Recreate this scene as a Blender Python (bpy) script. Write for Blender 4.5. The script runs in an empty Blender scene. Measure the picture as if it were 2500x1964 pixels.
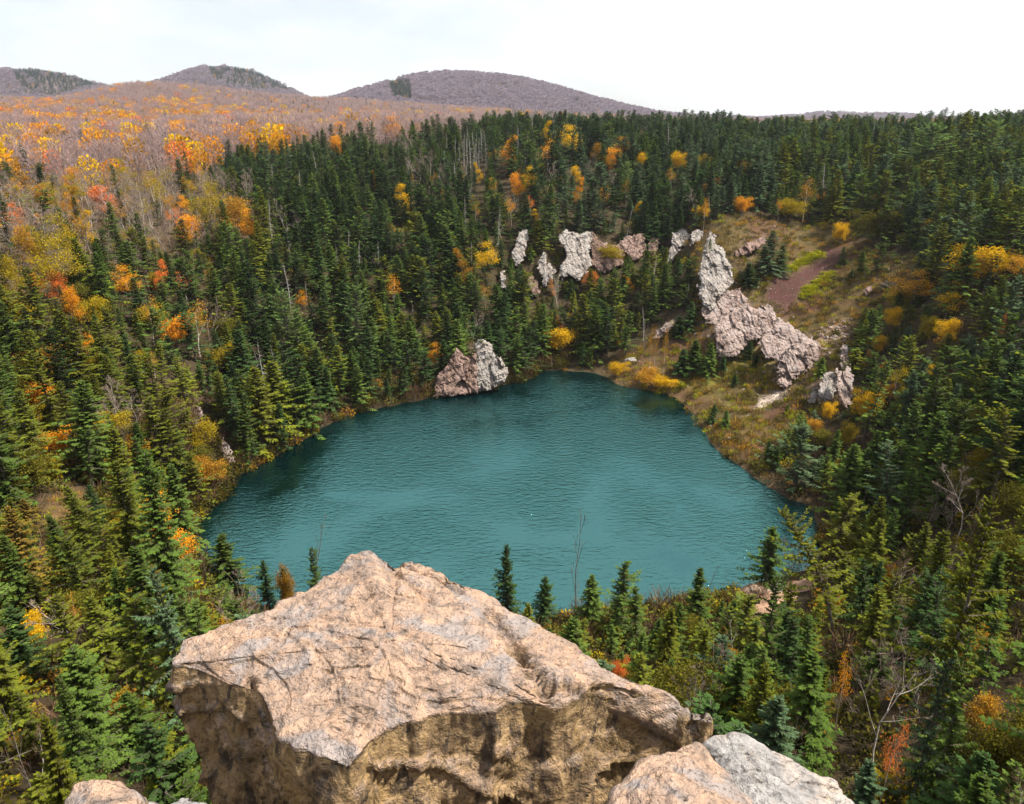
import bpy, math, time
import numpy as np
from mathutils import Vector, Matrix, noise as mnoise
from mathutils.bvhtree import BVHTree

T0 = time.time()
R = math.radians
scene = bpy.context.scene
COL = scene.collection

# ------------------------------------------------------------------ camera, sky, sun, exposure
CAM_H = 45.0
FPX, CXP, CYP = 1785.0, 1250.0, 982.0           # focal length and centre, in the photograph's pixels
PITCH = R(20.9)
cam_d = bpy.data.cameras.new('camera')
cam = bpy.data.objects.new('camera', cam_d)
COL.objects.link(cam)
cam.location = (0, 0, CAM_H)
cam.rotation_euler = (math.pi/2 - PITCH, 0, 0)
cam_d.sensor_fit = 'HORIZONTAL'
cam_d.angle = 2*math.atan(1250/FPX)
cam_d.clip_start = 0.1
cam_d.clip_end = 20000
scene.camera = cam

SUN_EL, SUN_AZ = R(56), R(94)                    # azimuth from +Y towards +X
world = bpy.data.worlds.new('World'); scene.world = world; world.use_nodes = True
nt = world.node_tree; nt.nodes.clear()
wo = nt.nodes.new('ShaderNodeOutputWorld'); bg = nt.nodes.new('ShaderNodeBackground')
sky = nt.nodes.new('ShaderNodeTexSky'); sky.sky_type = 'NISHITA'; sky.sun_disc = False
sky.sun_elevation = SUN_EL; sky.sun_rotation = SUN_AZ; sky.air_density = 1.0; sky.dust_density = 1.0
sk = nt.nodes.new('ShaderNodeVectorMath'); sk.operation = 'SCALE'; sk.inputs[3].default_value = 0.60
tc = nt.nodes.new('ShaderNodeTexCoord')
mp = nt.nodes.new('ShaderNodeMapping'); mp.inputs['Scale'].default_value = (1.0, 1.0, 3.0)
mp.inputs['Location'].default_value = (-0.17, 4.67, 5.21)
cn = nt.nodes.new('ShaderNodeTexNoise'); cn.inputs['Scale'].default_value = 2.2; cn.inputs['Detail'].default_value = 6
cn.inputs['Roughness'].default_value = 0.55
cr = nt.nodes.new('ShaderNodeMapRange'); cr.inputs[1].default_value = 0.36; cr.inputs[2].default_value = 0.60
cr.inputs[3].default_value = 0.52; cr.inputs[4].default_value = 1.0
mx = nt.nodes.new('ShaderNodeMix'); mx.data_type = 'RGBA'
mx.inputs[7].default_value = (5.3, 5.4, 5.6, 1)      # thick bright cloud (before the 0.1 strength)
nt.links.new(tc.outputs['Generated'], mp.inputs['Vector']); nt.links.new(mp.outputs[0], cn.inputs['Vector'])
nt.links.new(cn.outputs['Fac'], cr.inputs[0]); nt.links.new(cr.outputs[0], mx.inputs[0])
nt.links.new(sky.outputs[0], sk.inputs[0]); nt.links.new(sk.outputs[0], mx.inputs[6])
nt.links.new(mx.outputs[2], bg.inputs[0]); bg.inputs[1].default_value = 0.1
nt.links.new(bg.outputs[0], wo.inputs[0])

sun_d = bpy.data.lights.new('sun', 'SUN'); sun_d.energy = 4.6; sun_d.angle = R(3.5); sun_d.color = (1.0, 0.93, 0.82)
sun = bpy.data.objects.new('sun', sun_d); COL.objects.link(sun)
sdir = Vector((math.sin(SUN_AZ)*math.cos(SUN_EL), math.cos(SUN_AZ)*math.cos(SUN_EL), math.sin(SUN_EL)))
sun.rotation_euler = (-sdir).to_track_quat('-Z', 'Y').to_euler()

scene.view_settings.view_transform = 'Standard'; scene.view_settings.look = 'None'
scene.view_settings.exposure = 1.18; scene.view_settings.gamma = 1.0
scene.view_settings.use_curve_mapping = False
cy = scene.cycles
cy.max_bounces = 5; cy.diffuse_bounces = 2; cy.glossy_bounces = 2; cy.transmission_bounces = 2
cy.volume_bounces = 0; cy.transparent_max_bounces = 4
cy.use_denoising = True; cy.use_adaptive_sampling = True; cy.adaptive_threshold = 0.015
cy.caustics_reflective = False; cy.caustics_refractive = False

# ------------------------------------------------------------------ helpers
SP, CP = math.sin(PITCH), math.cos(PITCH)
def raydir(px, py):
    x = (px - CXP)/FPX; y = -(py - CYP)/FPX
    return np.array([x, CP + y*SP, -SP + y*CP])
def at(px, py, t):
    return np.array([0, 0, CAM_H]) + raydir(px, py)*t
def project(P):
    P = np.asarray(P, float); dx, dy, dz = P[..., 0], P[..., 1], P[..., 2] - CAM_H
    t = dy*CP - dz*SP; u = dy*SP + dz*CP
    t = np.where(np.abs(t) < 1e-6, 1e-6, t)
    return CXP + FPX*dx/t, CYP - FPX*u/t, t

def tag(o, label=None, cat=None, group=None, kind=None):
    if label: o['label'] = label
    if cat: o['category'] = cat
    if group: o['group'] = group
    if kind: o['kind'] = kind
    return o

def mesh_from(name, V, F, mats, col=None, midx=None, smooth=False):
    """V (n,3), F (m,4) or (m,3) array of vertex ids -> mesh"""
    V = np.asarray(V, np.float32); F = np.asarray(F, np.int32)
    me = bpy.data.meshes.new(name)
    m, k = F.shape
    me.vertices.add(len(V)); me.vertices.foreach_set('co', V.ravel())
    me.loops.add(m*k); me.loops.foreach_set('vertex_index', F.ravel())
    me.polygons.add(m); me.polygons.foreach_set('loop_start', np.arange(m, dtype=np.int32)*k)
    try: me.polygons.foreach_set('loop_total', np.full(m, k, np.int32))
    except Exception: pass
    for mt in (mats if isinstance(mats, (list, tuple)) else [mats]): me.materials.append(mt)
    if midx is not None: me.polygons.foreach_set('material_index', np.asarray(midx, np.int32))
    me.polygons.foreach_set('use_smooth', np.full(m, smooth))
    if col is not None:
        col = np.asarray(col, np.float32)
        if col.ndim == 1: col = np.stack([col, col, col, np.ones_like(col)], 1)
        elif col.shape[1] == 3: col = np.concatenate([col, np.ones((len(col), 1), np.float32)], 1)
        a = me.color_attributes.new('tint', 'FLOAT_COLOR', 'POINT'); a.data.foreach_set('color', col.ravel())
    me.update(calc_edges=True)
    return me
def add(name, me, parent=None):
    o = bpy.data.objects.new(name, me); COL.objects.link(o)
    if parent is not None: o.parent = parent
    return o
def empty(name, loc):
    o = bpy.data.objects.new(name, None); COL.objects.link(o); o.location = loc; o.empty_display_size = 0.2
    return o

# ------------------------------------------------------------------ materials
def new_mat(name):
    m = bpy.data.materials.new(name); m.use_nodes = True; t = m.node_tree; t.nodes.clear()
    out = t.nodes.new('ShaderNodeOutputMaterial')
    return m, t, out
def N(t, typ, **kw):
    n = t.nodes.new(typ)
    for k, v in kw.items(): setattr(n, k, v)
    return n
def L(t, a, b): t.links.new(a, b)
def ramp(t, stops, interp='LINEAR'):
    r = N(t, 'ShaderNodeValToRGB'); r.color_ramp.interpolation = interp
    e = r.color_ramp.elements
    while len(e) < len(stops): e.new(0.5)
    for q, (p, c) in zip(e, stops): q.position = p; q.color = (*c, 1)
    return r
def noise_tex(t, vec, scale, detail=4, rough=0.55, dist=0.0):
    n = N(t, 'ShaderNodeTexNoise'); n.inputs['Scale'].default_value = scale; n.inputs['Detail'].default_value = detail
    n.inputs['Roughness'].default_value = rough; n.inputs['Distortion'].default_value = dist
    if vec is not None: L(t, vec, n.inputs['Vector'])
    return n
def mixc(t, fac, a, b, mode='MIX'):
    m = N(t, 'ShaderNodeMix', data_type='RGBA', blend_type=mode)
    for s, v in ((0, fac), (6, a), (7, b)):
        if isinstance(v, (int, float)): m.inputs[s].default_value = v
        elif isinstance(v, tuple): m.inputs[s].default_value = (*v, 1)
        else: L(t, v, m.inputs[s])
    return m.outputs[2]
def maprange(t, v, a, b, c, d):
    m = N(t, 'ShaderNodeMapRange')
    for i, x in enumerate((a, b, c, d)): m.inputs[i+1].default_value = x
    L(t, v, m.inputs[0]); return m.outputs[0]

def leaf_mat(name, inner, c1, c2, trans=0.25, vary=0.25):
    """foliage: colour runs from old growth to tips, varies from tree to tree"""
    m, t, out = new_mat(name)
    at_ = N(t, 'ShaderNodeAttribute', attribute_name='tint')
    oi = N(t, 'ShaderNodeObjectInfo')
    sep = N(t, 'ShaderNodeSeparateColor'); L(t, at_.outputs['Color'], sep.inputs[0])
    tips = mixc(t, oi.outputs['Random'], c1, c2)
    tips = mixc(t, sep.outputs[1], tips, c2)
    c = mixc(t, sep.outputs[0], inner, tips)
    v = N(t, 'ShaderNodeMath', operation='MULTIPLY'); L(t, oi.outputs['Random'], v.inputs[0]); v.inputs[1].default_value = 37.7
    fr = N(t, 'ShaderNodeMath', operation='FRACT'); L(t, v.outputs[0], fr.inputs[0])
    hs = N(t, 'ShaderNodeHueSaturation'); L(t, c, hs.inputs['Color'])
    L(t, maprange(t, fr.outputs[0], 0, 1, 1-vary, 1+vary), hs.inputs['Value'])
    d = N(t, 'ShaderNodeBsdfDiffuse'); L(t, hs.outputs[0], d.inputs[0])
    if trans:
        tr = N(t, 'ShaderNodeBsdfTranslucent'); L(t, hs.outputs[0], tr.inputs[0])
        mxs = N(t, 'ShaderNodeMixShader'); mxs.inputs[0].default_value = trans
        L(t, d.outputs[0], mxs.inputs[1]); L(t, tr.outputs[0], mxs.inputs[2]); L(t, mxs.outputs[0], out.inputs[0])
    else: L(t, d.outputs[0], out.inputs[0])
    return m
def bark_mat(name, a, b, scale=6.0):
    m, t, out = new_mat(name)
    g = N(t, 'ShaderNodeTexCoord'); n = noise_tex(t, g.outputs['Object'], scale, 3)
    r = ramp(t, [(0.35, a), (0.65, b)]); L(t, n.outputs['Fac'], r.inputs[0])
    d = N(t, 'ShaderNodeBsdfDiffuse'); L(t, r.outputs[0], d.inputs[0]); L(t, d.outputs[0], out.inputs[0])
    return m

M = {}
# conifers in four tones
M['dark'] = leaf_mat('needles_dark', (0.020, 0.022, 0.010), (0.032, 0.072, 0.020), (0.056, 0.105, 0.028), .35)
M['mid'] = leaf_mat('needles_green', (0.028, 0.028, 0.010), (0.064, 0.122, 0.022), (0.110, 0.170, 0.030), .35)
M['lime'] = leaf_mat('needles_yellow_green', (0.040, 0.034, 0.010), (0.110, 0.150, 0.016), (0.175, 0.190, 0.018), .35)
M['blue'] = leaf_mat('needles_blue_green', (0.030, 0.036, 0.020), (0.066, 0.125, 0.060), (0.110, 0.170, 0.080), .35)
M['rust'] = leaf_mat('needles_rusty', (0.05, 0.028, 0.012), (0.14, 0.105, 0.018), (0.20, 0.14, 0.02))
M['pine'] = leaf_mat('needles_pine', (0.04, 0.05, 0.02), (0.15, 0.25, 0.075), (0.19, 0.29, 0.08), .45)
M['sbark'] = bark_mat('spruce_bark', (0.07, 0.055, 0.045), (0.17, 0.15, 0.13))
M['grey'] = bark_mat('dead_wood', (0.22, 0.20, 0.19), (0.42, 0.40, 0.38))
M['birch'] = bark_mat('birch_bark', (0.22, 0.18, 0.15), (0.56, 0.50, 0.45), 3.0)
M['twig'] = leaf_mat('bare_twigs', (0.11, 0.085, 0.07), (0.19, 0.15, 0.125), (0.27, 0.20, 0.16), 0)
M['brown'] = leaf_mat('brown_twigs', (0.05, 0.035, 0.022), (0.10, 0.065, 0.035), (0.15, 0.085, 0.045), 0)
M['dtrunk'] = bark_mat('grey_brown_bark', (0.11, 0.085, 0.065), (0.26, 0.21, 0.17))
# autumn leaves
M['yellow'] = leaf_mat('leaves_yellow', (0.42, 0.26, 0.015), (0.62, 0.37, 0.008), (0.72, 0.44, 0.012), 0.35, 0.15)
M['orange'] = leaf_mat('leaves_orange', (0.42, 0.18, 0.02), (0.66, 0.26, 0.012), (0.74, 0.34, 0.015), 0.35, 0.15)
M['red'] = leaf_mat('leaves_red_orange', (0.42, 0.12, 0.03), (0.66, 0.16, 0.03), (0.75, 0.23, 0.05), 0.35, 0.15)
M['olive'] = leaf_mat('leaves_olive', (0.16, 0.13, 0.015), (0.30, 0.23, 0.012), (0.42, 0.30, 0.012), 0.35, 0.15)
M['ochre'] = leaf_mat('leaves_ochre', (0.24, 0.13, 0.02), (0.42, 0.22, 0.02), (0.52, 0.27, 0.025), 0.35, 0.2)
M['moss'] = leaf_mat('bright_ground_plants', (0.16, 0.17, 0.01), (0.30, 0.32, 0.012), (0.40, 0.38, 0.014), 0.3, 0.15)
M['bush'] = leaf_mat('bush_leaves', (0.03, 0.03, 0.01), (0.06, 0.075, 0.014), (0.12, 0.10, 0.016), 0.2, 0.4)
M['straw'] = leaf_mat('dry_grass', (0.10, 0.07, 0.02), (0.20, 0.14, 0.03), (0.30, 0.19, 0.04), 0.2, 0.3)
# far hillside, seen as bare twigs and late leaves
M['farbare'] = leaf_mat('far_bare_crowns', (0.25, 0.19, 0.185), (0.32, 0.245, 0.24), (0.40, 0.28, 0.245), 0.5, 0.2)
M['hillbare'] = leaf_mat('hill_bare_crowns', (0.19, 0.165, 0.20), (0.25, 0.215, 0.255), (0.29, 0.225, 0.25), 0.5, 0.08)  # purple-grey twigs, with some distance haze lightened into the colour
M['fargreen'] = leaf_mat('far_conifers', (0.025, 0.04, 0.032), (0.035, 0.08, 0.058), (0.05, 0.10, 0.07), 0, 0.2)

def ground_mat():
    m, t, out = new_mat('ground_soil')
    g = N(t, 'ShaderNodeNewGeometry'); a = N(t, 'ShaderNodeAttribute', attribute_name='tint')
    n1 = noise_tex(t, g.outputs['Position'], 0.9, 5, 0.65); n2 = noise_tex(t, g.outputs['Position'], 7.0, 4, 0.7)
    c = mixc(t, maprange(t, n1.outputs['Fac'], 0.35, 0.65, 0.0, 0.55), a.outputs['Color'], (0.055, 0.042, 0.022))
    c = mixc(t, 1.0, c, ramp_out(t, n2), 'MULTIPLY')
    p = N(t, 'ShaderNodeBsdfPrincipled'); p.inputs['Roughness'].default_value = 0.95; p.inputs['Specular IOR Level'].default_value = 0.1
    b = N(t, 'ShaderNodeBump'); b.inputs['Strength'].default_value = 0.7; b.inputs['Distance'].default_value = 0.4
    L(t, n2.outputs['Fac'], b.inputs['Height']); L(t, b.outputs[0], p.inputs['Normal'])
    L(t, c, p.inputs['Base Color']); L(t, p.outputs[0], out.inputs[0])
    return m
def ramp_out(t, n):
    r = ramp(t, [(0.3, (0.55, 0.55, 0.55)), (0.7, (1.35, 1.3, 1.25))]); L(t, n.outputs['Fac'], r.inputs[0]); return r.outputs[0]
M['ground'] = ground_mat()

def water_mat():
    m, t, out = new_mat('lake_water')
    g = N(t, 'ShaderNodeNewGeometry')
    mp_ = N(t, 'ShaderNodeMapping'); mp_.inputs['Rotation'].default_value = (0, 0, R(-14)); mp_.inputs['Scale'].default_value = (0.62, 1.35, 1)
    L(t, g.outputs['Position'], mp_.inputs['Vector'])
    n1 = noise_tex(t, mp_.outputs[0], 1.4, 3, 0.55, 0.5)
    n2 = noise_tex(t, mp_.outputs[0], 3.4, 2, 0.5, 0.3)
    n3 = noise_tex(t, g.outputs['Position'], 0.055, 3, 0.55, 0.6)      # wind lanes
    ad = N(t, 'ShaderNodeMath', operation='MULTIPLY_ADD'); L(t, n2.outputs['Fac'], ad.inputs[0]); ad.inputs[1].default_value = 0.35
    L(t, n1.outputs['Fac'], ad.inputs[2])
    wind = maprange(t, n3.outputs['Fac'], 0.38, 0.58, 0.22, 1.0)
    b = N(t, 'ShaderNodeBump'); b.inputs['Distance'].default_value = 0.18
    L(t, wind, b.inputs['Strength']); L(t, ad.outputs[0], b.inputs['Height'])
    body = mixc(t, maprange(t, n3.outputs['Fac'], 0.35, 0.65, 0, 1), (0.0003, 0.005, 0.006), (0.0004, 0.008, 0.009))
    d = N(t, 'ShaderNodeBsdfDiffuse'); L(t, body, d.inputs[0])
    gl = N(t, 'ShaderNodeBsdfGlossy'); gl.inputs['Roughness'].default_value = 0.05; gl.inputs['Color'].default_value = (0.36, 0.88, 0.83, 1)
    L(t, b.outputs[0], gl.inputs['Normal'])
    fr = N(t, 'ShaderNodeFresnel'); fr.inputs['IOR'].default_value = 3.1; L(t, b.outputs[0], fr.inputs['Normal'])
    ms = N(t, 'ShaderNodeMixShader'); L(t, fr.outputs[0], ms.inputs[0]); L(t, d.outputs[0], ms.inputs[1]); L(t, gl.outputs[0], ms.inputs[2])
    L(t, ms.outputs[0], out.inputs[0])
    return m
M['water'] = water_mat()

def rock_mat(name, top, top2, side, side2, dark, scale=1.0, bump=0.02, lichen=None, patch=None):
    """weathered rock: the tint picks the paler top colours or the browner, streaked side colours"""
    m, t, out = new_mat(name)
    tcn = N(t, 'ShaderNodeTexCoord'); g = N(t, 'ShaderNodeNewGeometry')
    v = tcn.outputs['Object']
    big = noise_tex(t, v, 1.6*scale, 4, 0.6, 0.5); mid = noise_tex(t, v, 6.0*scale, 6, 0.68, 0.8); fine = noise_tex(t, v, 34*scale, 4, 0.7)
    st = N(t, 'ShaderNodeMapping'); st.inputs['Scale'].default_value = (2.2*scale, 2.2*scale, 7.0*scale); st.inputs['Rotation'].default_value = (R(12), R(-14), 0)
    L(t, v, st.inputs['Vector']); strat = noise_tex(t, st.outputs[0], 1.6, 5, 0.65, 1.6)
    a = at_attr = N(t, 'ShaderNodeAttribute', attribute_name='tint')
    sep = N(t, 'ShaderNodeSeparateColor'); L(t, a.outputs['Color'], sep.inputs[0])
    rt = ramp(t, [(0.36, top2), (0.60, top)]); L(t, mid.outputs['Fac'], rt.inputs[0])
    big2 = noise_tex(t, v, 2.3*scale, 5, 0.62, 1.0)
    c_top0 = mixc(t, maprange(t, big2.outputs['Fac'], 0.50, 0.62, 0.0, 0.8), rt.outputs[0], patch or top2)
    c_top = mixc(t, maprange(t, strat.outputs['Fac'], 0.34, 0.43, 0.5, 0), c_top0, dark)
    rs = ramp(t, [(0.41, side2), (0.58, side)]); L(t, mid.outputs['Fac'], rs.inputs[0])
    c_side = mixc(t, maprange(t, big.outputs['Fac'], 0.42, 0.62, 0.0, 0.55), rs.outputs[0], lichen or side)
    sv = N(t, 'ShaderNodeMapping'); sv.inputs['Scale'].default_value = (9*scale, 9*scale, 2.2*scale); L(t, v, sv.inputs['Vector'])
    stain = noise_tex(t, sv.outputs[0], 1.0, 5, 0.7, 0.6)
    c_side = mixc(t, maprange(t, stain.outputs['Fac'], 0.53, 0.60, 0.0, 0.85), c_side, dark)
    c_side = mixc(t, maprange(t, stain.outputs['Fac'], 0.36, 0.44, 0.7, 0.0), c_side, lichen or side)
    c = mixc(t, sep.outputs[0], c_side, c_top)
    pit = maprange(t, fine.outputs['Fac'], 0.32, 0.46, 0.8, 0.0)
    c = mixc(t, pit, c, dark)
    c = mixc(t, maprange(t, mid.outputs['Fac'], 0.28, 0.40, 0.85, 0.0), c, dark)
    p = N(t, 'ShaderNodeBsdfPrincipled'); p.inputs['Roughness'].default_value = 0.88; p.inputs['Specular IOR Level'].default_value = 0.22
    ad = N(t, 'ShaderNodeMath', operation='MULTIPLY_ADD'); L(t, fine.outputs['Fac'], ad.inputs[0]); ad.inputs[1].default_value = 0.6; L(t, mid.outputs['Fac'], ad.inputs[2])
    chip = N(t, 'ShaderNodeTexVoronoi'); chip.inputs['Scale'].default_value = 9*scale; chip.inputs['Randomness'].default_value = 1.0
    wv_ = N(t, 'ShaderNodeVectorMath', operation='MULTIPLY_ADD'); L(t, mid.outputs['Color'], wv_.inputs[0]); wv_.inputs[1].default_value = (.25/scale,)*3; L(t, v, wv_.inputs[2]); L(t, wv_.outputs[0], chip.inputs['Vector'])
    sm_ = N(t, 'ShaderNodeMath', operation='MULTIPLY'); L(t, strat.outputs['Fac'], sm_.inputs[0]); L(t, sep.outputs[0], sm_.inputs[1])
    ch_ = N(t, 'ShaderNodeMath', operation='MULTIPLY_ADD'); L(t, chip.outputs['Distance'], ch_.inputs[0]); ch_.inputs[1].default_value = 0.55; L(t, sm_.outputs[0], ch_.inputs[2])
    ad2 = N(t, 'ShaderNodeMath', operation='ADD'); L(t, ch_.outputs[0], ad2.inputs[0]); L(t, ad.outputs[0], ad2.inputs[1])
    b = N(t, 'ShaderNodeBump'); b.inputs['Strength'].default_value = 0.85; b.inputs['Distance'].default_value = bump
    L(t, ad2.outputs[0], b.inputs['Height']); L(t, b.outputs[0], p.inputs['Normal'])
    L(t, c, p.inputs['Base Color']); L(t, p.outputs[0], out.inputs[0])
    return m
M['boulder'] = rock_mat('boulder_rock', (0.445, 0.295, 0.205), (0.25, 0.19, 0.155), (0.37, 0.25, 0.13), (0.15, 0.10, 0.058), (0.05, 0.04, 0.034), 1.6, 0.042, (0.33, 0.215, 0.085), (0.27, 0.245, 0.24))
M['greyrock'] = rock_mat('grey_rock', (0.33, 0.315, 0.305), (0.20, 0.19, 0.185), (0.34, 0.27, 0.18), (0.18, 0.15, 0.12), (0.08, 0.072, 0.07), 1.8, 0.025, None, (0.40, 0.33, 0.28))
M['gypsum'] = rock_mat('gypsum_rock', (0.40, 0.37, 0.345), (0.22, 0.20, 0.185), (0.34, 0.30, 0.265), (0.15, 0.125, 0.11), (0.055, 0.045, 0.04), 0.16, 0.5, (0.42, 0.38, 0.35), (0.36, 0.30, 0.26))
M['pinkrock'] = rock_mat('pink_rock', (0.43, 0.34, 0.31), (0.24, 0.175, 0.155), (0.35, 0.26, 0.225), (0.16, 0.105, 0.09), (0.07, 0.045, 0.038), 0.18, 0.5, (0.50, 0.42, 0.38), (0.36, 0.33, 0.33))
M['redrock'] = rock_mat('red_brown_rock', (0.36, 0.25, 0.21), (0.20, 0.13, 0.11), (0.25, 0.165, 0.125), (0.11, 0.07, 0.055), (0.035, 0.025, 0.02), 0.2, 0.5)
M['stone'] = rock_mat('loose_stone', (0.42, 0.34, 0.29), (0.27, 0.21, 0.18), (0.30, 0.23, 0.18), (0.17, 0.12, 0.09), (0.07, 0.055, 0.04), 0.8, 0.05)

# ------------------------------------------------------------------ terrain
SHORE_PX = [(900,1560),(1150,1545),(1380,1512),(1500,1495),(1600,1488),(1700,1465),(1800,1440),(1880,1415),(1950,1395),(2000,1370),(2004,1320),(1985,1245),(1900,1202),(1800,1135),
            (1745,1092),(1700,1022),(1640,966),(1520,945),(1470,917),(1380,905),(1320,908),(1290,930),(1238,938),(1180,955),(1070,970),(960,990),
            (860,1012),(790,1042),(720,1085),(640,1130),(580,1165),(545,1210),(505,1250),(470,1290),(490,1370),(560,1440),(700,1520)]
def on_water(px, py):
    d = raydir(px, py); return at(px, py, CAM_H/-d[2])
SHORE = np.array([on_water(*p)[:2] for p in SHORE_PX])
def densify(P, n):
    P = np.asarray(P, float); k = len(P); out = []
    for i in range(k):
        p0, p1, p2, p3 = P[(i-1) % k], P[i], P[(i+1) % k], P[(i+2) % k]
        for j in range(n):
            s = j/n
            out.append(0.5*((2*p1) + (-p0+p2)*s + (2*p0-5*p1+4*p2-p3)*s*s + (-p0+3*p1-3*p2+p3)*s**3))
    return np.array(out)
SHORE = densify(SHORE, 4)
_r = np.random.default_rng(5)
SHORE = SHORE + _r.normal(0, 0.22, SHORE.shape)

def poly_sd(P, poly):
    """signed distance, negative inside"""
    P = np.asarray(P, float); d2 = np.full(len(P), 1e18); ins = np.zeros(len(P), bool)
    k = len(poly)
    for i in range(k):
        a, b = poly[i], poly[(i+1) % k]
        e = b - a; w = P - a
        s = np.clip((w@e)/max(e@e, 1e-12), 0, 1)
        q = w - s[:, None]*e; d2 = np.minimum(d2, (q*q).sum(1))
        c = (a[1] > P[:, 1]) != (b[1] > P[:, 1])
        with np.errstate(divide='ignore', invalid='ignore'):
            xx = a[0] + (P[:, 1]-a[1])/(b[1]-a[1] if b[1] != a[1] else 1e-12)*e[0]
        ins ^= c & (P[:, 0] < xx)
    return np.sqrt(d2)*np.where(ins, -1, 1)

CTRL = [  # (px, py, view depth) of bare ground
    # right bank and its slope
    (1760,960,126),(1850,890,131),(1800,820,137),(1742,765,141),(1790,690,147),(1830,600,153),(1760,545,156),(1980,680,147),(2000,600,156),(1960,800,135),(2010,900,122),(2120,800,127),
    (2130,700,136),(2260,760,118),(2300,640,128),(2200,560,148),(2400,640,112),(2450,800,97),(2450,640,109),(2300,1000,94),(2200,1050,97),(2100,1000,105),(1960,1010,113),
    (2300,1200,73),(2450,1100,71),(2450,1350,56),(2200,1350,71),(2480,1550,43),(2480,1800,32),(2480,480,150),(2300,470,160),(2100,470,172),(1900,480,172),
    (2200,390,205),(2450,370,190),(2450,350,235),(1800,368,240),(2200,356,245),(2500,345,300),
    # head of the lake
    (1400,850,147),(1350,720,156),(1480,720,158),(1560,700,158),(1620,660,161),(1600,780,147),(1650,560,172),(1540,560,172),(1440,560,168),(1300,560,167),(1270,650,160),(1180,680,153),(1220,820,146),(1100,860,140),
    (1640,700,152),(1680,820,141),(1560,880,140),(1300,440,200),(1500,420,205),(1250,345,262),(1500,350,255),(1750,350,262),
    # left bank
    (800,900,132),(700,700,142),(960,800,143),(600,900,121),(900,600,165),(1100,500,190),(900,380,235),(600,480,182),(300,600,142),(500,620,148),
    (0,550,132),(0,420,205),(200,450,190),(200,1000,86),(0,800,97),(350,850,106),(450,1000,99),(300,1150,79),(0,1000,80),(0,1300,60),(250,1300,63),(350,1420,58),
    (200,1700,44),(100,1900,33),(0,1600,46),(500,1600,50),
    # near slope under the lookout
    (1300,1620,56),(1700,1750,44),(2000,1900,34),(1950,1560,58),(2150,1600,50),(2200,1800,37),(1700,1580,62),(900,1700,48),(1200,1800,42),
    # autumn hillside
    (0,335,350),(250,350,330),(500,335,400),(700,330,400),(900,335,420),(0,280,600),(200,266,640),(400,258,690),(600,260,730),(300,226,820),(480,228,850),(700,254,850),(900,266,880),(1000,300,650),(1100,330,420),(0,258,800),
    (120,270,760),
]
def az_r(x, y): return np.arctan2(x, y), np.hypot(x, y)
cpts = []
for (px, py, t) in CTRL:
    p = at(px, py, t); a_, r_ = az_r(p[0], p[1]); cpts.append((a_, r_, p[2]))
for d in (-68, 68):
    for r_, zl, zr in ((12, 24, 24), (40, 21, 22), (100, 31, 34), (300, 44, 38), (1000, 95, 45), (4000, 60, 45)):
        cpts.append((R(d), r_, zl if d < 0 else zr))
for d in (-35, -12, 12, 35): cpts.append((R(d), 9, 24)); cpts.append((R(d), 17, 20))
for d in (-45, -30, -15, 0, 15, 30, 45):
    cpts.append((R(d), 1250, 52 if d < 5 else 40)); cpts.append((R(d), 4500, 40))
    if d >= 0: cpts.append((R(d), 500, 36)); cpts.append((R(d), 340, 36))
for p in SHORE[::4]:
    a_, r_ = az_r(p[0], p[1]); cpts.append((a_, r_, 0.5))
cpts = np.array(cpts)
KA = 2.2
def _phi(d): return np.where(d > 1e-9, d*d*np.log(d + 1e-12), 0)
U = np.stack([cpts[:, 0]*KA, np.log(cpts[:, 1])], 1)
D = np.sqrt(((U[:, None]-U[None])**2).sum(-1)); K = _phi(D) + np.eye(len(U))*2e-4
Pm = np.concatenate([np.ones((len(U), 1)), U], 1)
A_ = np.block([[K, Pm], [Pm.T, np.zeros((3, 3))]])
sol = np.linalg.solve(A_, np.concatenate([cpts[:, 2], np.zeros(3)]))
HILLS = [  # far summits: (px, py of the summit, depth, half widths left/right/depth)
    (60, 178, 1700, 420, 250, 420), (545, 172, 1900, 210, 230, 420), (1120, 192, 1500, 290, 345, 420), (1500, 283, 1900, 500, 420, 300), (2110, 280, 2300, 420, 380, 300), (-500, 190, 1800, 500, 500, 400)]
def fbm(x, y, s, oct_=3, seed=0):
    """cheap smooth value noise, vectorised"""
    tot = np.zeros_like(x); amp = 1.0
    for o in range(oct_):
        xs, ys = x*s + 17.3*o + seed, y*s - 9.1*o + seed*1.7
        xi, yi = np.floor(xs), np.floor(ys); fx, fy = xs-xi, ys-yi
        fx = fx*fx*(3-2*fx); fy = fy*fy*(3-2*fy)
        h = lambda a, b: (np.sin(a*127.1 + b*311.7 + seed*7.7)*43758.5453) % 1.0
        tot += amp*((h(xi, yi)*(1-fx)+h(xi+1, yi)*fx)*(1-fy) + (h(xi, yi+1)*(1-fx)+h(xi+1, yi+1)*fx)*fy - 0.5)
        amp *= 0.5; s *= 2.03
    return tot
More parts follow.
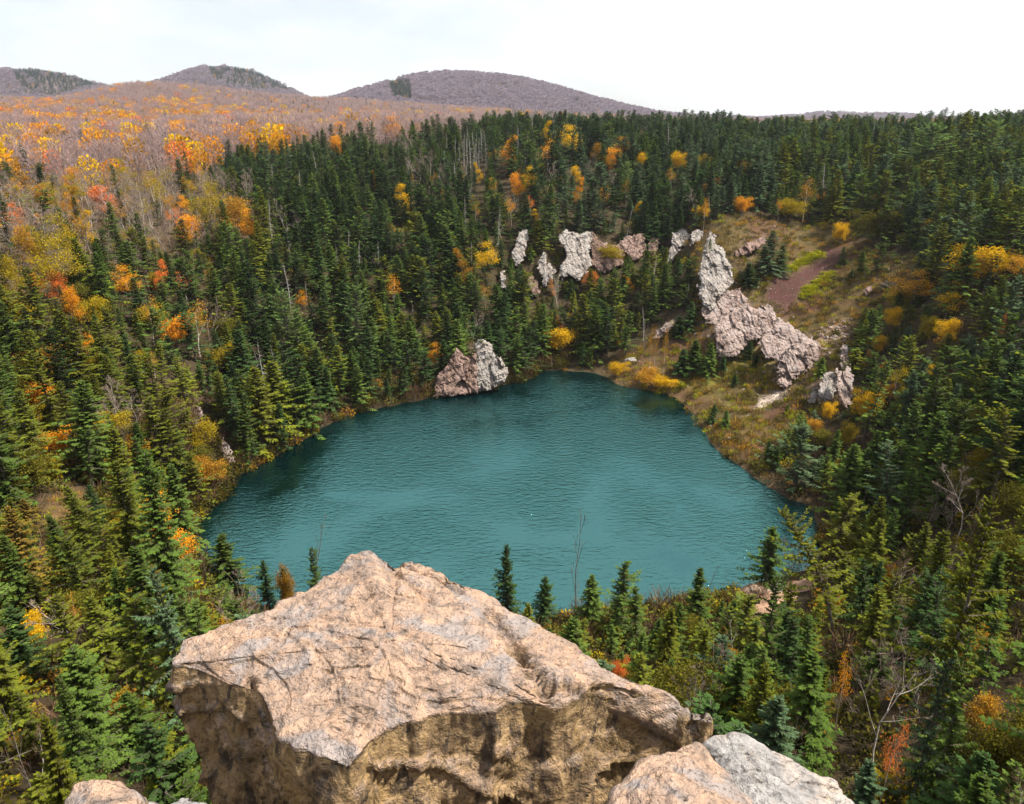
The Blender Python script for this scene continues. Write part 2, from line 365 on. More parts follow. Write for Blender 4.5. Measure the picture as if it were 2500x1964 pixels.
def height(x, y):
    x = np.asarray(x, float); y = np.asarray(y, float)
    a_, r_ = az_r(x, y); ac = np.clip(a_, -R(70), R(70)); rr = np.clip(r_, 9, 4500)
    z = np.zeros(x.shape)
    q = np.stack([ac*KA, np.log(rr)], -1).reshape(-1, 2); zz = np.empty(len(q))
    for i in range(0, len(q), 20000):
        c = q[i:i+20000]; d = np.sqrt(((c[:, None]-U[None])**2).sum(-1))
        zz[i:i+20000] = _phi(d)@sol[:len(U)] + sol[len(U)] + c@sol[len(U)+1:]
    z = zz.reshape(x.shape)
    z = z + fbm(x, y, 0.11, 3, 3)*np.clip((r_-10)/40, 0, 1)*1.3
    # lake bed and banks
    sd = poly_sd(np.stack([x.ravel(), y.ravel()], 1), SHORE).reshape(x.shape)
    s = np.clip(sd/9.0, 0, 1); s = s*s*(3-2*s)
    bank = 0.05 + 0.42*np.clip(sd, 0, 9)
    z = np.where(sd > 0, np.maximum(bank*(1-s) + z*s, 0.1 + 0.12*np.clip(sd, 0, 9)), np.maximum(0.5*sd, -4))
    # distant summits
    for (px, py, t, wl, wr, wd) in HILLS:
        p = at(px, py, t); dx = x-p[0]; dy = y-p[1]
        w = np.where(dx < 0, wl, wr)
        e = np.exp(-((np.abs(dx)/w)**2.2) - (np.abs(dy)/wd)**2)
        base = 30.0
        hz = base + (p[2]-base)*e + fbm(x, y, 0.006, 3, 9)*10*e
        z = np.where(r_ > 900, np.maximum(z, hz), z)
    # lookout ledge: a shelf round the camera, then a drop
    led = np.where(r_ < 1.0, 43.2, 43.2 - 4.2*np.clip((r_-1.0)/0.6, 0, 1))
    k = np.clip((r_-4.6)/3.4, 0, 1); k = k*k*(3-2*k)
    z = led*(1-k) + z*k
    b = np.clip((np.abs(a_)-R(75))/R(25), 0, 1); b = b*b*(3-2*b)
    return z*(1-b) + (43.2 + 0*z)*b

def grid_axis():
    a = list(np.arange(-48, 48.01, 0.26)); left = list(np.arange(-180, -48, 6.0)); right = list(np.arange(54, 180, 6.0))
    return np.radians(np.array(left + a + right))
AZ = grid_axis()
RR = np.concatenate([[0.05, 0.5], np.geomspace(0.9, 6000, 620)])
aa, rr = np.meshgrid(AZ, RR); GX, GY = np.sin(aa)*rr, np.cos(aa)*rr
GZ = height(GX, GY)
nr, na = GX.shape
idx = np.arange(nr*na).reshape(nr, na); nxt = np.roll(idx, -1, axis=1)
TF = np.stack([idx[:-1], nxt[:-1], nxt[1:], idx[1:]], -1).reshape(-1, 4)[:, ::-1]
TV = np.stack([GX.ravel(), GY.ravel(), GZ.ravel()], 1)

# --- what grows or lies on the ground (own colour of the soil), from areas marked on the photograph
def px_poly(P): return np.array(P, float)
OPEN_SLOPE = px_poly([(1700,770),(1690,660),(1705,560),(1760,535),(1860,530),(1960,560),(2060,545),(2110,610),(2220,640),(2330,640),(2330,690),(2200,700),(2170,760),(2080,790),(2075,880),(2060,1000),(1960,1040),(1900,1090),(1860,1150),(1770,1110),(1730,1060),(1690,1015),(1640,965),(1530,940),(1480,905),(1560,860),(1640,800)])
MAROON = px_poly([(1872,700),(1925,640),(2005,606),(2068,608),(2058,648),(2005,682),(1972,735),(1915,752),(1872,738)])
MOSS1 = px_poly([(1915,660),(1950,635),(2000,612),(2015,622),(1980,640),(1930,665)])
MOSS2 = px_poly([(1945,730),(1970,700),(2030,660),(2045,672),(2000,705),(1960,735)])
MOSS3 = px_poly([(1690,900),(1780,880),(1890,850),(1900,880),(1800,930),(1720,960),(1660,940)])
WHITE = px_poly([(1826,1002),(1870,968),(1925,948),(1912,968),(1866,998)])
RUBBLE = px_poly([(1960,840),(2030,780),(2080,790),(2060,850),(2000,880)])
LEFTOPEN = px_poly([(110,1230),(160,1180),(210,1200),(200,1260),(140,1300),(100,1290)])
DECID = px_poly([(-200,470),(-200,380),(200,400),(420,410),(520,470),(640,520),(620,590),(520,620),(430,640),(300,690),(180,720),(-200,760)])
tpx, tpy, tt = project(TV)
front = (tt > 1)
tcol = np.tile(np.array([0.050, 0.038, 0.022]), (len(TV), 1))
PP = np.stack([tpx, tpy], 1)
def soft(poly, w=10): 
    m = np.zeros(len(TV)); b0 = poly.min(0)-60; b1 = poly.max(0)+60
    c = front & (tpx > b0[0]) & (tpx < b1[0]) & (tpy > b0[1]) & (tpy < b1[1]) & (TV[:, 1] < 260)
    if c.any(): m[c] = np.clip(0.5 - poly_sd(PP[c], poly)/w, 0, 1)
    return m[:, None]
def paint(m, c):
    global tcol
    tcol = tcol*(1-m) + np.array(c)*m
paint(np.clip((rr.ravel()-280)/80, 0, 1)[:, None], (0.17, 0.125, 0.11))
paint(np.clip((rr.ravel()-1000)/300, 0, 1)[:, None], (0.12, 0.095, 0.10))
paint(soft(OPEN_SLOPE, 30), (0.115, 0.088, 0.034))
paint(soft(LEFTOPEN, 20), (0.16, 0.10, 0.045))
paint(soft(DECID, 60), (0.10, 0.07, 0.045))
gn = np.clip(fbm(TV[:, 0], TV[:, 1], 0.09, 3, 5)*2.2, 0, 1)[:, None]
paint(soft(OPEN_SLOPE, 30)*gn, (0.12, 0.055, 0.038)); 
paint(soft(MOSS3, 40), (0.19, 0.17, 0.03))
for P_ in ([(1700,770),(1760,720),(1800,690),(1830,740),(1905,745),(1915,800),(2000,830),(2010,880),(1950,930),(1900,960),(1880,930),(1900,870),(1840,850),(1750,880),(1720,820)], [(1590,830),(1660,770),(1710,730),(1720,760),(1640,830)], [(1780,640),(1830,580),(1880,570),(1870,600),(1810,650)], [(1960,1000),(1980,920),(2040,890),(2060,920),(2040,1000)], [(1040,970),(1090,860),(1180,820),(1250,900),(1240,945)], [(440,990),(490,970),(590,1110),(570,1150),(530,1110)]):
    paint(soft(px_poly(P_), 40)*.8, (0.20, 0.145, 0.115))
paint(soft(RUBBLE, 20), (0.30, 0.21, 0.16)); paint(soft(WHITE, 8), (0.60, 0.50, 0.43))
paint(soft(MAROON, 12), (0.095, 0.042, 0.042)); paint(soft(MOSS1, 16)*.8, (0.22, 0.22, 0.02)); paint(soft(MOSS2, 18)*.7, (0.20, 0.20, 0.02))
sdv = np.full(len(TV), 99.0); near = (TV[:, 1] < 160) & (np.abs(TV[:, 0]) < 70) & (TV[:, 1] > 40)
sdv[near] = poly_sd(TV[near, :2], SHORE)
paint((np.clip(1-np.abs(sdv-0.3)/1.1, 0, 1)*0.5*(TV[:, 0] > 8))[:, None], (0.20, 0.14, 0.08))
ledge = (rr.ravel() < 9)[:, None]*1.0
paint(ledge, (0.30, 0.22, 0.15))
ground_me = mesh_from('ground', TV, TF, M['ground'], tcol, smooth=True)
ground = add('ground', ground_me); tag(ground, kind='structure')
TRI = np.concatenate([TF[:, [0, 1, 2]], TF[:, [0, 2, 3]]])
bvh = BVHTree.FromPolygons([tuple(v) for v in TV.tolist()], TRI.tolist())
def gz(x, y):
    h = bvh.ray_cast(Vector((x, y, 500)), Vector((0, 0, -1)))
    return h[0].z if h[0] else 0.0
def hit(px, py):
    d = Vector(raydir(px, py)); h = bvh.ray_cast(Vector((0, 0, CAM_H)) + d*9, d.normalized())
    return np.array(h[0]) if h[0] else None
def place_by_top(px, py, h, tmin=14, tmax=900):
    """where a tree of height h stands whose tip shows at this pixel"""
    d = raydir(px, py); t = tmin; prev = None
    while t < tmax:
        p = np.array([0, 0, CAM_H]) + d*t; g = gz(p[0], p[1])
        if p[2]-g <= h:
            if poly_sd(p[None, :2], SHORE)[0] < .6:
                if py < 1150: t *= 1.004; continue
                if h < 13: return place_by_top(px, py, h+.4, tmin, tmax)
            return np.array([p[0], p[1], g]), t
        t *= 1.006
    return None, None

# lake
lake_poly = SHORE.copy()
cen = lake_poly.mean(0); out_poly = cen + (lake_poly-cen)*1.02
wv = [(p[0], p[1], 0.0) for p in out_poly]
wme = bpy.data.meshes.new('lake'); wme.from_pydata(wv, [], [list(range(len(wv)))]); wme.materials.append(M['water']); wme.update()
lake = add('lake', wme); tag(lake, kind='structure')
print('terrain', round(time.time()-T0, 1))

# ------------------------------------------------------------------ rocks
def nz(p, s, o=4, ridged=False):
    v = Vector(p)*s
    if ridged: return mnoise.ridged_multi_fractal(v, 0.9, 2.1, o, 1.0, 2.0)
    return mnoise.fractal(v, 0.9, 2.1, o)
def interp_loop(P, n, sharp=0.0):
    """resample a closed 3-d loop to n points, evenly by length"""
    P = np.asarray(P, float); Q = np.concatenate([P, P[:1]])
    s = np.concatenate([[0], np.cumsum(np.linalg.norm(np.diff(Q, axis=0), axis=1))])
    u = np.linspace(0, s[-1], n, endpoint=False)
    return np.stack([np.interp(u, s, Q[:, i]) for i in range(3)], 1)
def smooth_loop(P, k=2):
    for _ in range(k): P = 0.25*np.roll(P, 1, 0) + 0.5*P + 0.25*np.roll(P, -1, 0)
    return P

def lookout_rock(name, rim_px, centre_px, lower, mat, n=420, n_top=120, n_side=130, seed=0, amp=1.0, dome=0.05, label='', tilt=None, grooves=()):
    """a boulder whose top edge is known: rim points (px, py, drop below the eye), then sides that fall through the lower rings (drop, scale, dx, dy)"""
    rim = []
    for (px, py, dr) in rim_px:
        d = raydir(px, py); rim.append(np.array([0, 0, CAM_H]) + d*(dr/-d[2]))
    rim = smooth_loop(interp_loop(np.array(rim), n), 1)
    d = raydir(*centre_px[:2]); c = np.array([0, 0, CAM_H]) + d*(centre_px[2]/-d[2])
    rings, upness = [], []
    for i in range(1, n_top+1):
        s = (i/n_top)**0.8
        P = c + (rim-c)*s
        P[:, 2] += dome*(1-s*s)
        rings.append(P); upness.append(1.0)
    last = rim; ld = CAM_H - rim[:, 2]
    keys = [(0.0, rim)]
    soft_rim = smooth_loop(rim.copy(), int(n*.55)); soft2 = smooth_loop(rim.copy(), int(n*2.2))
    for k_, (dr, sc, dx, dy) in enumerate(lower):
        rm = rim if k_ == 0 else 0.5*(rim+soft_rim) if k_ == 1 else soft_rim if k_ == 2 else soft2
        P = c + (rm-c)*sc; P[:, 0] += dx; P[:, 1] += dy; P[:, 2] = CAM_H - dr - (1-min(dr/3.5, 1))*(0)
        keys.append((dr, P))
    segs = np.array([np.linalg.norm(keys[i+1][1]-keys[i][1], axis=1).mean() for i in range(len(keys)-1)]); cum = np.concatenate([[0], np.cumsum(segs)])
    for i in range(1, n_side+1):
        u = cum[-1]*(i/n_side)**1.25
        j = min(np.searchsorted(cum, u, side='right')-1, len(segs)-1); f = (u-cum[j])/segs[j]
        rings.append(keys[j][1]*(1-f) + keys[j+1][1]*f); upness.append(0.0)
    V = np.concatenate([c[None] + np.array([[0, 0, dome]])] + rings); nrg = len(rings)
    idx = 1 + np.arange(nrg*n).reshape(nrg, n); nx = np.roll(idx, -1, 1)
    F = np.stack([idx[:-1], idx[1:], nx[1:], nx[:-1]], -1).reshape(-1, 4)
    cap = np.stack([np.zeros(n, int), idx[0], nx[0], nx[0]], 1)
    # normals for displacement
    me0 = mesh_from('tmp', V, np.concatenate([F, cap[:, :]]) if False else F, M['stone'], smooth=True)
    nr_ = np.zeros(len(V)*3, np.float32); me0.vertices.foreach_get('normal', nr_); nr_ = nr_.reshape(-1, 3); bpy.data.meshes.remove(me0)
    nr_[0] = (0, 0, 1)
    up = np.concatenate([[1.0], np.repeat(np.array(upness), n)])
    off = np.empty(len(V)); so = Vector((seed*3.1, seed*1.7, seed*0.9))
    for i in range(len(V)):
        v = Vector(V[i]) + so
        w = Vector((v.x*1.0 + 0.25*v.z, v.y*2.0, v.z*2.6)); 
        if up[i] > 0.5:
            a = mnoise.fractal(v*1.4, 0.9, 2.1, 3)*0.030
            q = Vector((v.x*2.6 + 1.2*mnoise.noise(v*2.0), v.y*6.5 + 1.2*mnoise.noise(v*2.3 + Vector((7, 1, 2))), v.z*3))
            r = 1-abs(mnoise.fractal(q, 0.8, 2.2, 4)); a += (r*r - 0.55)*0.022
            st = mnoise.noise(Vector((v.x*1.1, v.y*2.2, 3.7))); a += 0.014*math.floor(st*6)/2.0
            a += mnoise.fractal(v*16, 0.9, 2.2, 3)*0.006
        else:
            a = mnoise.fractal(v*1.5, 0.9, 2.1, 3)*0.022
            vv = Vector((v.x*2.3 + .4*mnoise.noise(v*2), v.y*2.3, v.z*2.6 + .9*v.x + .4*mnoise.noise(v*2.2))); cd, cp = mnoise.voronoi(vv); c0 = cp[0]; dv = vv - c0
            a += 0.030*mnoise.noise(c0*5.3) + max(-.05, min(.05, 0.10*(dv.x*mnoise.noise(c0*3.1) + dv.y*mnoise.noise(c0*4.7) + dv.z*mnoise.noise(c0*6.1))))
            a -= 0.030*max(0, 1-(cd[1]-cd[0])/0.07)
            r = 1-abs(mnoise.fractal(Vector((v.x*5, v.y*5, v.z*5.0)), 0.8, 2.2, 5)); a += (r*r-0.6)*0.022
            a += mnoise.fractal(v*22, 0.9, 2.2, 2)*0.009
        off[i] = a*amp
    # fade the step between the two textures across the rim
    # ease the side relief in below the rim so that the edge stays put
    ringi = np.concatenate([[0], np.repeat(np.arange(len(rings)), n)]); side_in = np.clip((ringi-n_top)/(0.10*n_side), 0, 1)
    rim_off = np.tile(off[1+(n_top-1)*n:1+n_top*n], len(rings)); rim_off = np.concatenate([[0], rim_off])
    off = np.where(up > .5, off, rim_off*(1-side_in) + off*side_in)
    V = V + nr_*off[:, None]
    for (gx0, gy0, gx1, gy1, dr, wdt, dep) in grooves:                    # cracks along the top, drawn between two pixels
        a3 = at(gx0, gy0, dr/-raydir(gx0, gy0)[2]); b3 = at(gx1, gy1, dr/-raydir(gx1, gy1)[2])
        e = (b3-a3)[:2]; w_ = V[:, :2]-a3[:2]; s = np.clip((w_@e)/(e@e), 0, 1)
        wob = 0.35*wdt*np.sin(s*23+seed) + 0.25*wdt*np.sin(s*57)
        dd = np.linalg.norm(w_ - s[:, None]*e, axis=1) + wob
        V[:, 2] -= (up > 0.5)*dep*np.exp(-(dd/wdt)**2)
    F = np.concatenate([F, cap[:, [0, 1, 2, 2]]]) if False else F
    tri_cap = np.stack([np.zeros(n, int), idx[0], nx[0]], 1)
    # colour: 1 = paler top colours, 0 = browner side colours
    colr = np.clip(np.concatenate([[1.0], np.repeat(np.where(np.array(upness) > 0.5, 1.0, 0.0), n)]), 0, 1)
    base = c.copy(); base[2] = CAM_H - lower[-1][0]
    me = mesh_from(name, V - base, F, mat, None, smooth=True)
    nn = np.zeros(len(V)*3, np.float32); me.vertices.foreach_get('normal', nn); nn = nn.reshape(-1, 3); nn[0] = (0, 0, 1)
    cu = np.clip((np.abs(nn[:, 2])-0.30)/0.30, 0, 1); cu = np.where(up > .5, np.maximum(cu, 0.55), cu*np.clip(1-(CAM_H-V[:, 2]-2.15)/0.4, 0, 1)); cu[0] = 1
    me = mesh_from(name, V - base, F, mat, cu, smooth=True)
    # close the middle of the top with one extra ring of triangles
    import bmesh
    bm = bmesh.new(); bm.from_mesh(me); bm.verts.ensure_lookup_table()
    for a_, b_, c_ in tri_cap.tolist():
        try:
            f = bm.faces.new((bm.verts[a_], bm.verts[b_], bm.verts[c_])); f.smooth = True
        except ValueError: pass
    bm.normal_update(); bmesh.ops.recalc_face_normals(bm, faces=bm.faces); bm.to_mesh(me); bm.free()
    o = add(name, me); o.location = base
    return o

RIM1 = [(421,1608,2.02),(440,1580,2.02),(467,1557,2.02),(546,1535,2.02),(600,1525,2.01),(659,1510,2.0),(693,1482,2.0),(740,1460,2.0),(780,1439,2.0),(836,1395,1.98),(858,1362,1.96),(880,1350,1.93),(904,1346,1.92),
        (935,1362,1.95),(968,1382,1.98),(985,1366,1.95),(1010,1368,1.96),(1058,1382,1.98),(1116,1415,2.0),(1186,1444,2.02),(1212,1464,2.04),(1240,1490,2.06),(1321,1536,2.06),(1402,1575,2.07),(1440,1602,2.08),(1465,1632,2.10),(1510,1648,2.11),(1556,1667,2.12),(1633,1700,2.16),
        (1672,1731,2.20),(1700,1768,2.25),(1716,1800,2.30),(1721,1830,2.38),(1702,1802,2.34),(1664,1757,2.26),(1622,1722,2.20),(1550,1686,2.12),(1490,1668,2.09),(1440,1666,2.05),(1400,1700,2.06),(1352,1729,2.07),(1310,1716,2.05),(1270,1710,2.05),(1235,1716,2.05),(1213,1735,2.06),
        (1180,1738,2.05),(1130,1742,2.05),(1081,1741,2.05),(1045,1748,2.05),(1016,1762,2.05),(977,1766,2.05),(940,1785,2.06),(900,1812,2.06),(872,1845,2.06),(853,1874,2.07),(815,1858,2.06),(780,1842,2.06),(745,1832,2.06),(719,1818,2.06),(690,1802,2.06),(674,1787,2.06),
        (664,1740,2.06),(651,1700,2.05),(628,1686,2.05),(606,1680,2.05),(561,1672,2.04),(520,1652,2.04),(478,1634,2.03),(445,1628,2.03),(425,1624,2.02)]
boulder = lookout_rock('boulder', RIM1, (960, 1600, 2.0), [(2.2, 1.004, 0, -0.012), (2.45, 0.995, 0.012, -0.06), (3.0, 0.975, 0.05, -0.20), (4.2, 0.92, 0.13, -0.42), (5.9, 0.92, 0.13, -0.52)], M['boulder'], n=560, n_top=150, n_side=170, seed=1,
    grooves=[(1195,1490,1260,1600,2.03,0.030,0.05),(1260,1600,1330,1690,2.04,0.028,0.055),(1330,1690,1440,1690,2.05,0.02,0.04),(612,1668,618,1700,2.05,0.010,0.08),(790,1655,900,1662,2.02,0.008,0.025),(690,1590,720,1550,2.01,0.007,0.02),(970,1385,1120,1430,1.99,0.018,0.03),(930,1375,1040,1470,1.98,0.02,0.025)])
tag(boulder, 'huge flat-topped peach boulder with cracked brown sides jutting out above the lake', 'boulder')
RIM2 = [(1500,1975,1.86),(1512,1940,1.86),(1545,1905,1.86),(1565,1868,1.86),(1600,1850,1.87),(1640,1838,1.88),(1670,1826,1.88),(1700,1822,1.89),(1718,1836,1.90),(1745,1865,1.91),(1785,1905,1.92),(1830,1955,1.92),(1860,2010,1.92),(1850,2120,1.90),(1700,2200,1.86),(1560,2160,1.86),(1490,2060,1.86)]
r2 = lookout_rock('rock', RIM2, (1665, 1985, 1.84), [(2.0, 1.02, 0, 0), (2.6, 1.02, 0, 0), (5.8, 1.15, 0.0, 0.0)], M['boulder'], n=280, n_top=80, n_side=60, seed=2, dome=0.03)
tag(r2, 'cream and orange rough rock below the boulder, beside the grey rock', 'rock')
RIM3 = [(1722,1822,1.97),(1740,1812,1.97),(1775,1812,1.97),(1798,1805,1.96),(1820,1812,1.98),(1850,1835,2.0),(1885,1852,2.0),(1920,1866,2.02),(1955,1880,2.02),(1975,1895,2.04),(2005,1905,2.04),(2035,1915,2.06),(2060,1945,2.08),(2085,1985,2.1),(2100,2080,2.1),(2000,2160,2.05),(1860,2120,1.98),(1845,2020,1.96),(1800,1935,1.96),(1755,1870,1.97)]
r3 = lookout_rock('rock', RIM3, (1890, 1960, 1.98), [(2.15, 1.02, 0, 0), (2.6, 1.0, 0, 0), (5.8, 1.1, 0.0, 0.0)], M['greyrock'], n=280, n_top=80, n_side=60, seed=3, dome=0.03)
tag(r3, 'pale grey streaked rock at the bottom edge, right of the big boulder', 'rock')
RIM4 = [(150,1985,1.9),(162,1955,1.9),(190,1926,1.9),(222,1912,1.89),(255,1916,1.9),(285,1925,1.91),(310,1940,1.92),(335,1952,1.92),(345,1990,1.92),(330,2090,1.9),(240,2150,1.88),(150,2080,1.88)]
r4 = lookout_rock('rock', RIM4, (245, 2010, 1.88), [(2.05, 1.03, 0, 0), (2.6, 1.05, 0, 0), (5.8, 1.3, 0.0, 0.0)], M['boulder'], n=220, n_top=60, n_side=50, seed=4, dome=0.02)
tag(r4, 'small peach rock peeking up at the bottom left corner', 'rock')
RIM5 = [(335,1975,2.0),(345,1950,2.0),(370,1944,2.0),(410,1946,2.0),(440,1936,2.0),(475,1942,2.01),(505,1945,2.02),(525,1955,2.02),(545,1990,2.04),(540,2090,2.0),(440,2140,1.98),(345,2080,1.98)]
r5 = lookout_rock('rock', RIM5, (440, 2020, 1.98), [(2.15, 1.03, 0, 0), (2.6, 1.05, 0, 0), (5.8, 1.2, 0.0, 0.0)], M['greyrock'], n=220, n_top=60, n_side=50, seed=5, dome=0.02)
tag(r5, 'low grey rock tucked under the left foot of the big boulder', 'rock')
print('lookout rocks', round(time.time()-T0, 1))

# --- crags: outline on the photograph, its own distance and thickness
CRAGS = []; MASKPOLYS = []           # (polygon px, depth): what must stay in sight
def crag(name, outline, mat, label, cat='cliff', lean=0.55, thick=0.5, step=None, seed=0, fwd=0.0, rough=1.0, base_px=None):
    P = np.array(outline, float); lo, hi = P.min(0), P.max(0)
    bx = P[P[:, 1] > hi[1]-0.25*(hi[1]-lo[1])].mean(0) if base_px is None else np.array(base_px)
    h = hit(bx[0], hi[1]-2)
    t0 = project(h)[2] - fwd
    step = (step or max((hi-lo).max()/46, 1.6))*.8
    xs = np.arange(lo[0]-step, hi[0]+2*step, step); ys = np.arange(lo[1]-step, hi[1]+2*step, step)
    gx, gy = np.meshgrid(xs, ys); Q = np.stack([gx.ravel(), gy.ravel()], 1)
    rng = np.random.default_rng(seed+100)
    jx = fbm(Q[:, 0], Q[:, 1], 0.12, 3, seed)*9.0; jy = fbm(Q[:, 0], Q[:, 1], 0.12, 3, seed+5)*9.0
    sd = poly_sd(Q + np.stack([jx, jy], 1), P); inside = (sd < step*0.25).reshape(gx.shape)
    dmax = max(-sd.min(), 1.0)
    prof = np.sqrt(np.clip(1-(1-np.clip(-sd/dmax/0.38, 0, 1))**2, 0, 1))
    mpp = t0/FPX                                     # metres per pixel here
    th = min(dmax*mpp*thick*.8, 1.7)
    vid = -np.ones(gx.shape, int); bid = vid.copy(); V = []; Cc = []
    iy, ix = np.nonzero(inside)
    ww = []
    so = seed*7.3
    for y_, x_ in zip(iy, ix):
        k = y_*gx.shape[1]+x_; px, py = Q[k]
        t = t0 + lean*(hi[1]-py)*mpp
        p = at(px, py, t)
        q = Vector((p[0]*0.42+so, p[2]*0.36, p[1]*0.3))
        # slabs: cellular steps plus ridged relief
        qq = Vector((q.x*0.95 + .4*q.y + .5*mnoise.noise(q*1.3), q.y*0.45 + .3*mnoise.noise(q*1.1), so)); cd, cp = mnoise.voronoi(qq); c0 = cp[0]; dv = qq-c0
        q3 = Vector((q.x*2.3, q.y*1.5, so+3)); cd3, cp3 = mnoise.voronoi(q3)
        blk = .25*math.floor(2.5*mnoise.noise(Vector((q.x*.5+q.y*.9, q.y*3.2-q.x*1.1, so)))) + 1.0*mnoise.noise(c0*4.3) + 2.2*(dv.x*mnoise.noise(c0*3.1) + dv.y*mnoise.noise(c0*5.7)) + .38*mnoise.noise(cp3[0]*6.1) + .30*abs(mnoise.fractal(Vector((q.x*3.4, q.y*1.1, so)), .8, 2.2, 4)) - .30*max(0, 1-(cd[1]-cd[0])/.06) - .07*max(0, 1-(cd3[1]-cd3[0])/.08)
        bulge = prof[k]*th*(0.72 + 0.4*mnoise.fractal(q*0.6, 0.9, 2.0, 2)) + prof[k]**.6*rough*.6*(blk + .22*mnoise.fractal(q*3.0, .8, 2.2, 3))
        d = raydir(px, py); d = d/np.linalg.norm(d)
        vid[y_, x_] = len(V); V.append(p - d*bulge); Cc.append(min(1, max(0, 0.42+1.5*mnoise.noise(Vector((q.x*2.0+q.y*.35, q.y*.45, so+1.7)))+.5*mnoise.noise(q*3.1))))
    nf = len(V)
    for y_, x_ in zip(iy, ix):
        k = y_*gx.shape[1]+x_; px, py = Q[k]; t = t0 + lean*(hi[1]-py)*mpp + prof[k]*th*0.9 + 0.25*mpp*step
        bid[y_, x_] = len(V); V.append(at(px, py, t)); Cc.append(0.5)
    F = []
    H_, W_ = gx.shape
    ok = (vid[:-1, :-1] >= 0) & (vid[1:, :-1] >= 0) & (vid[:-1, 1:] >= 0) & (vid[1:, 1:] >= 0)
    for y_, x_ in zip(*np.nonzero(ok)):
        a, b, c, d = (y_, x_), (y_+1, x_), (y_+1, x_+1), (y_, x_+1)
        F.append([vid[a], vid[b], vid[c], vid[d]]); F.append([bid[d], bid[c], bid[b], bid[a]])
        for (m, n_, oy, ox) in ((a, b, 0, -1), (b, c, 1, 0), (c, d, 0, 1), (d, a, -1, 0)):
            yy, xx = y_+oy, x_+ox
            if not (0 <= yy < H_-1 and 0 <= xx < W_-1 and ok[yy, xx]): F.append([vid[n_], vid[m], bid[m], bid[n_]])
    V = np.array(V); base = at(bx[0], hi[1], t0)
    o = add(name, mesh_from(name, V-base, np.array(F), mat, np.clip(np.array(Cc)*1.2, 0, 1), smooth=False)); o.location = base
    tag(o, label, cat)
    MASKPOLYS.append((P, t0 + lean*(hi[1]-lo[1])*mpp + 2.5)); CRAGS.append((P, seed))
    return o

G, PK, RD = M['gypsum'], M['pinkrock'], M['redrock']
crag('rock_pinnacle', [(1720,594),(1731,561),(1748,572),(1751,598),(1768,605),(1775,631),(1790,660),(1794,679),(1786,697),(1768,716),(1753,727),(1742,763),(1716,756),(1705,723),(1704,697),(1709,660),(1713,624)], G, 'tall grey rock pinnacle with ledges standing on the open right slope', 'rock pinnacle', seed=1, fwd=2.0, thick=0.55, rough=1.2)
crag('cliff', [(1738,785),(1768,771),(1805,749),(1823,738),(1842,752),(1875,741),(1897,760),(1897,789),(1875,815),(1849,833),(1823,841),(1801,870),(1753,870),(1746,837)], PK, 'broad pink and grey cliff face below the tall pinnacle', seed=2, fwd=2.5, thick=0.4, rough=1.2)
crag('cliff', [(1860,841),(1882,811),(1915,804),(1937,822),(1926,844),(1908,866),(1867,870)], RD, 'broken reddish cliff of stacked slabs right of the broad pink cliff', seed=3, fwd=1.5, rough=1.4)
crag('cliff', [(1893,911),(1915,863),(1937,837),(1974,841),(1996,844),(1989,870),(1978,896),(1948,918),(1923,947),(1904,947)], PK, 'ragged pale pink cliff above the white scree streak', seed=4, fwd=1.5, rough=1.3)
crag('rock_outcrop', [(1972,977),(1981,955),(1991,937),(1996,955),(1999,983),(1985,986)], G, 'narrow grey rock leaning against the rounded cracked outcrop', 'rock', seed=5, fwd=1.2, step=1.6)
crag('rock_outcrop', [(1997,984),(1998,950),(2005,922),(2018,907),(2040,907),(2048,925),(2040,955),(2026,981)], G, 'rounded grey cracked rock outcrop low on the right slope', 'rock', seed=6, fwd=1.2, step=1.6)
crag('rock_outcrop', [(2048,870),(2059,837),(2073,852),(2077,881),(2062,903),(2051,896)], PK, 'small upright pinkish rock among spruces above the rounded outcrop', 'rock', seed=7, fwd=1.5, step=1.5)
crag('cliff', [(1628,646),(1636,609),(1643,572),(1665,557),(1683,572),(1683,594),(1658,616),(1639,642)], G, 'grey slanting cliff just left of the tall pinnacle', seed=8, fwd=1.5)
crag('cliff', [(1683,598),(1691,568),(1705,556),(1716,572),(1713,590)], G, 'small pointed grey crag wedged behind the tall pinnacle', seed=9, fwd=1.0, step=1.5)
crag('cliff', [(1514,590),(1532,579),(1551,572),(1573,572),(1577,605),(1562,631),(1547,638),(1525,609)], RD, 'brown and grey cliff in the hollow at the head of the lake', seed=10, fwd=1.5)
crag('cliff', [(1584,616),(1588,579),(1606,583),(1610,609),(1599,627)], RD, 'narrow brown rock column between two cliffs at the lake head', seed=11, fwd=1.2, step=1.5)
crag('rock_outcrop', [(1595,822),(1612,800),(1628,788),(1662,774),(1650,798),(1612,826)], PK, 'low pale rock strip on the bank above the white-trunked birches', 'rock', seed=12, fwd=1.0, step=1.6)
crag('boulder', [(2108,705),(2129,695),(2134,712),(2114,725)], RD, 'lone squarish brown boulder on the grassy top of the right slope', 'boulder', seed=13, fwd=0.8, step=1.2, rough=0.5)
crag('cliff', [(1251,626),(1256,600),(1267,567),(1282,558),(1289,567),(1288,597),(1282,626),(1271,645),(1256,652)], G, 'slim white rock blade, leftmost of the cliffs at the lake head', seed=14, fwd=2.0, step=1.6)
crag('cliff', [(1312,645),(1323,630),(1330,615),(1337,645),(1356,656),(1352,681),(1330,700),(1315,667)], G, 'pointed white rock between the slim blade and the widest white cliff', seed=15, fwd=2.0, step=1.6)
crag('cliff', [(1363,578),(1381,560),(1407,571),(1444,564),(1446,578),(1440,615),(1444,648),(1422,681),(1407,685),(1389,670),(1367,681),(1363,652),(1385,630),(1380,608),(1367,597)], G, 'widest white cliff with dark streaks at the head of the lake', seed=16, fwd=2.5)
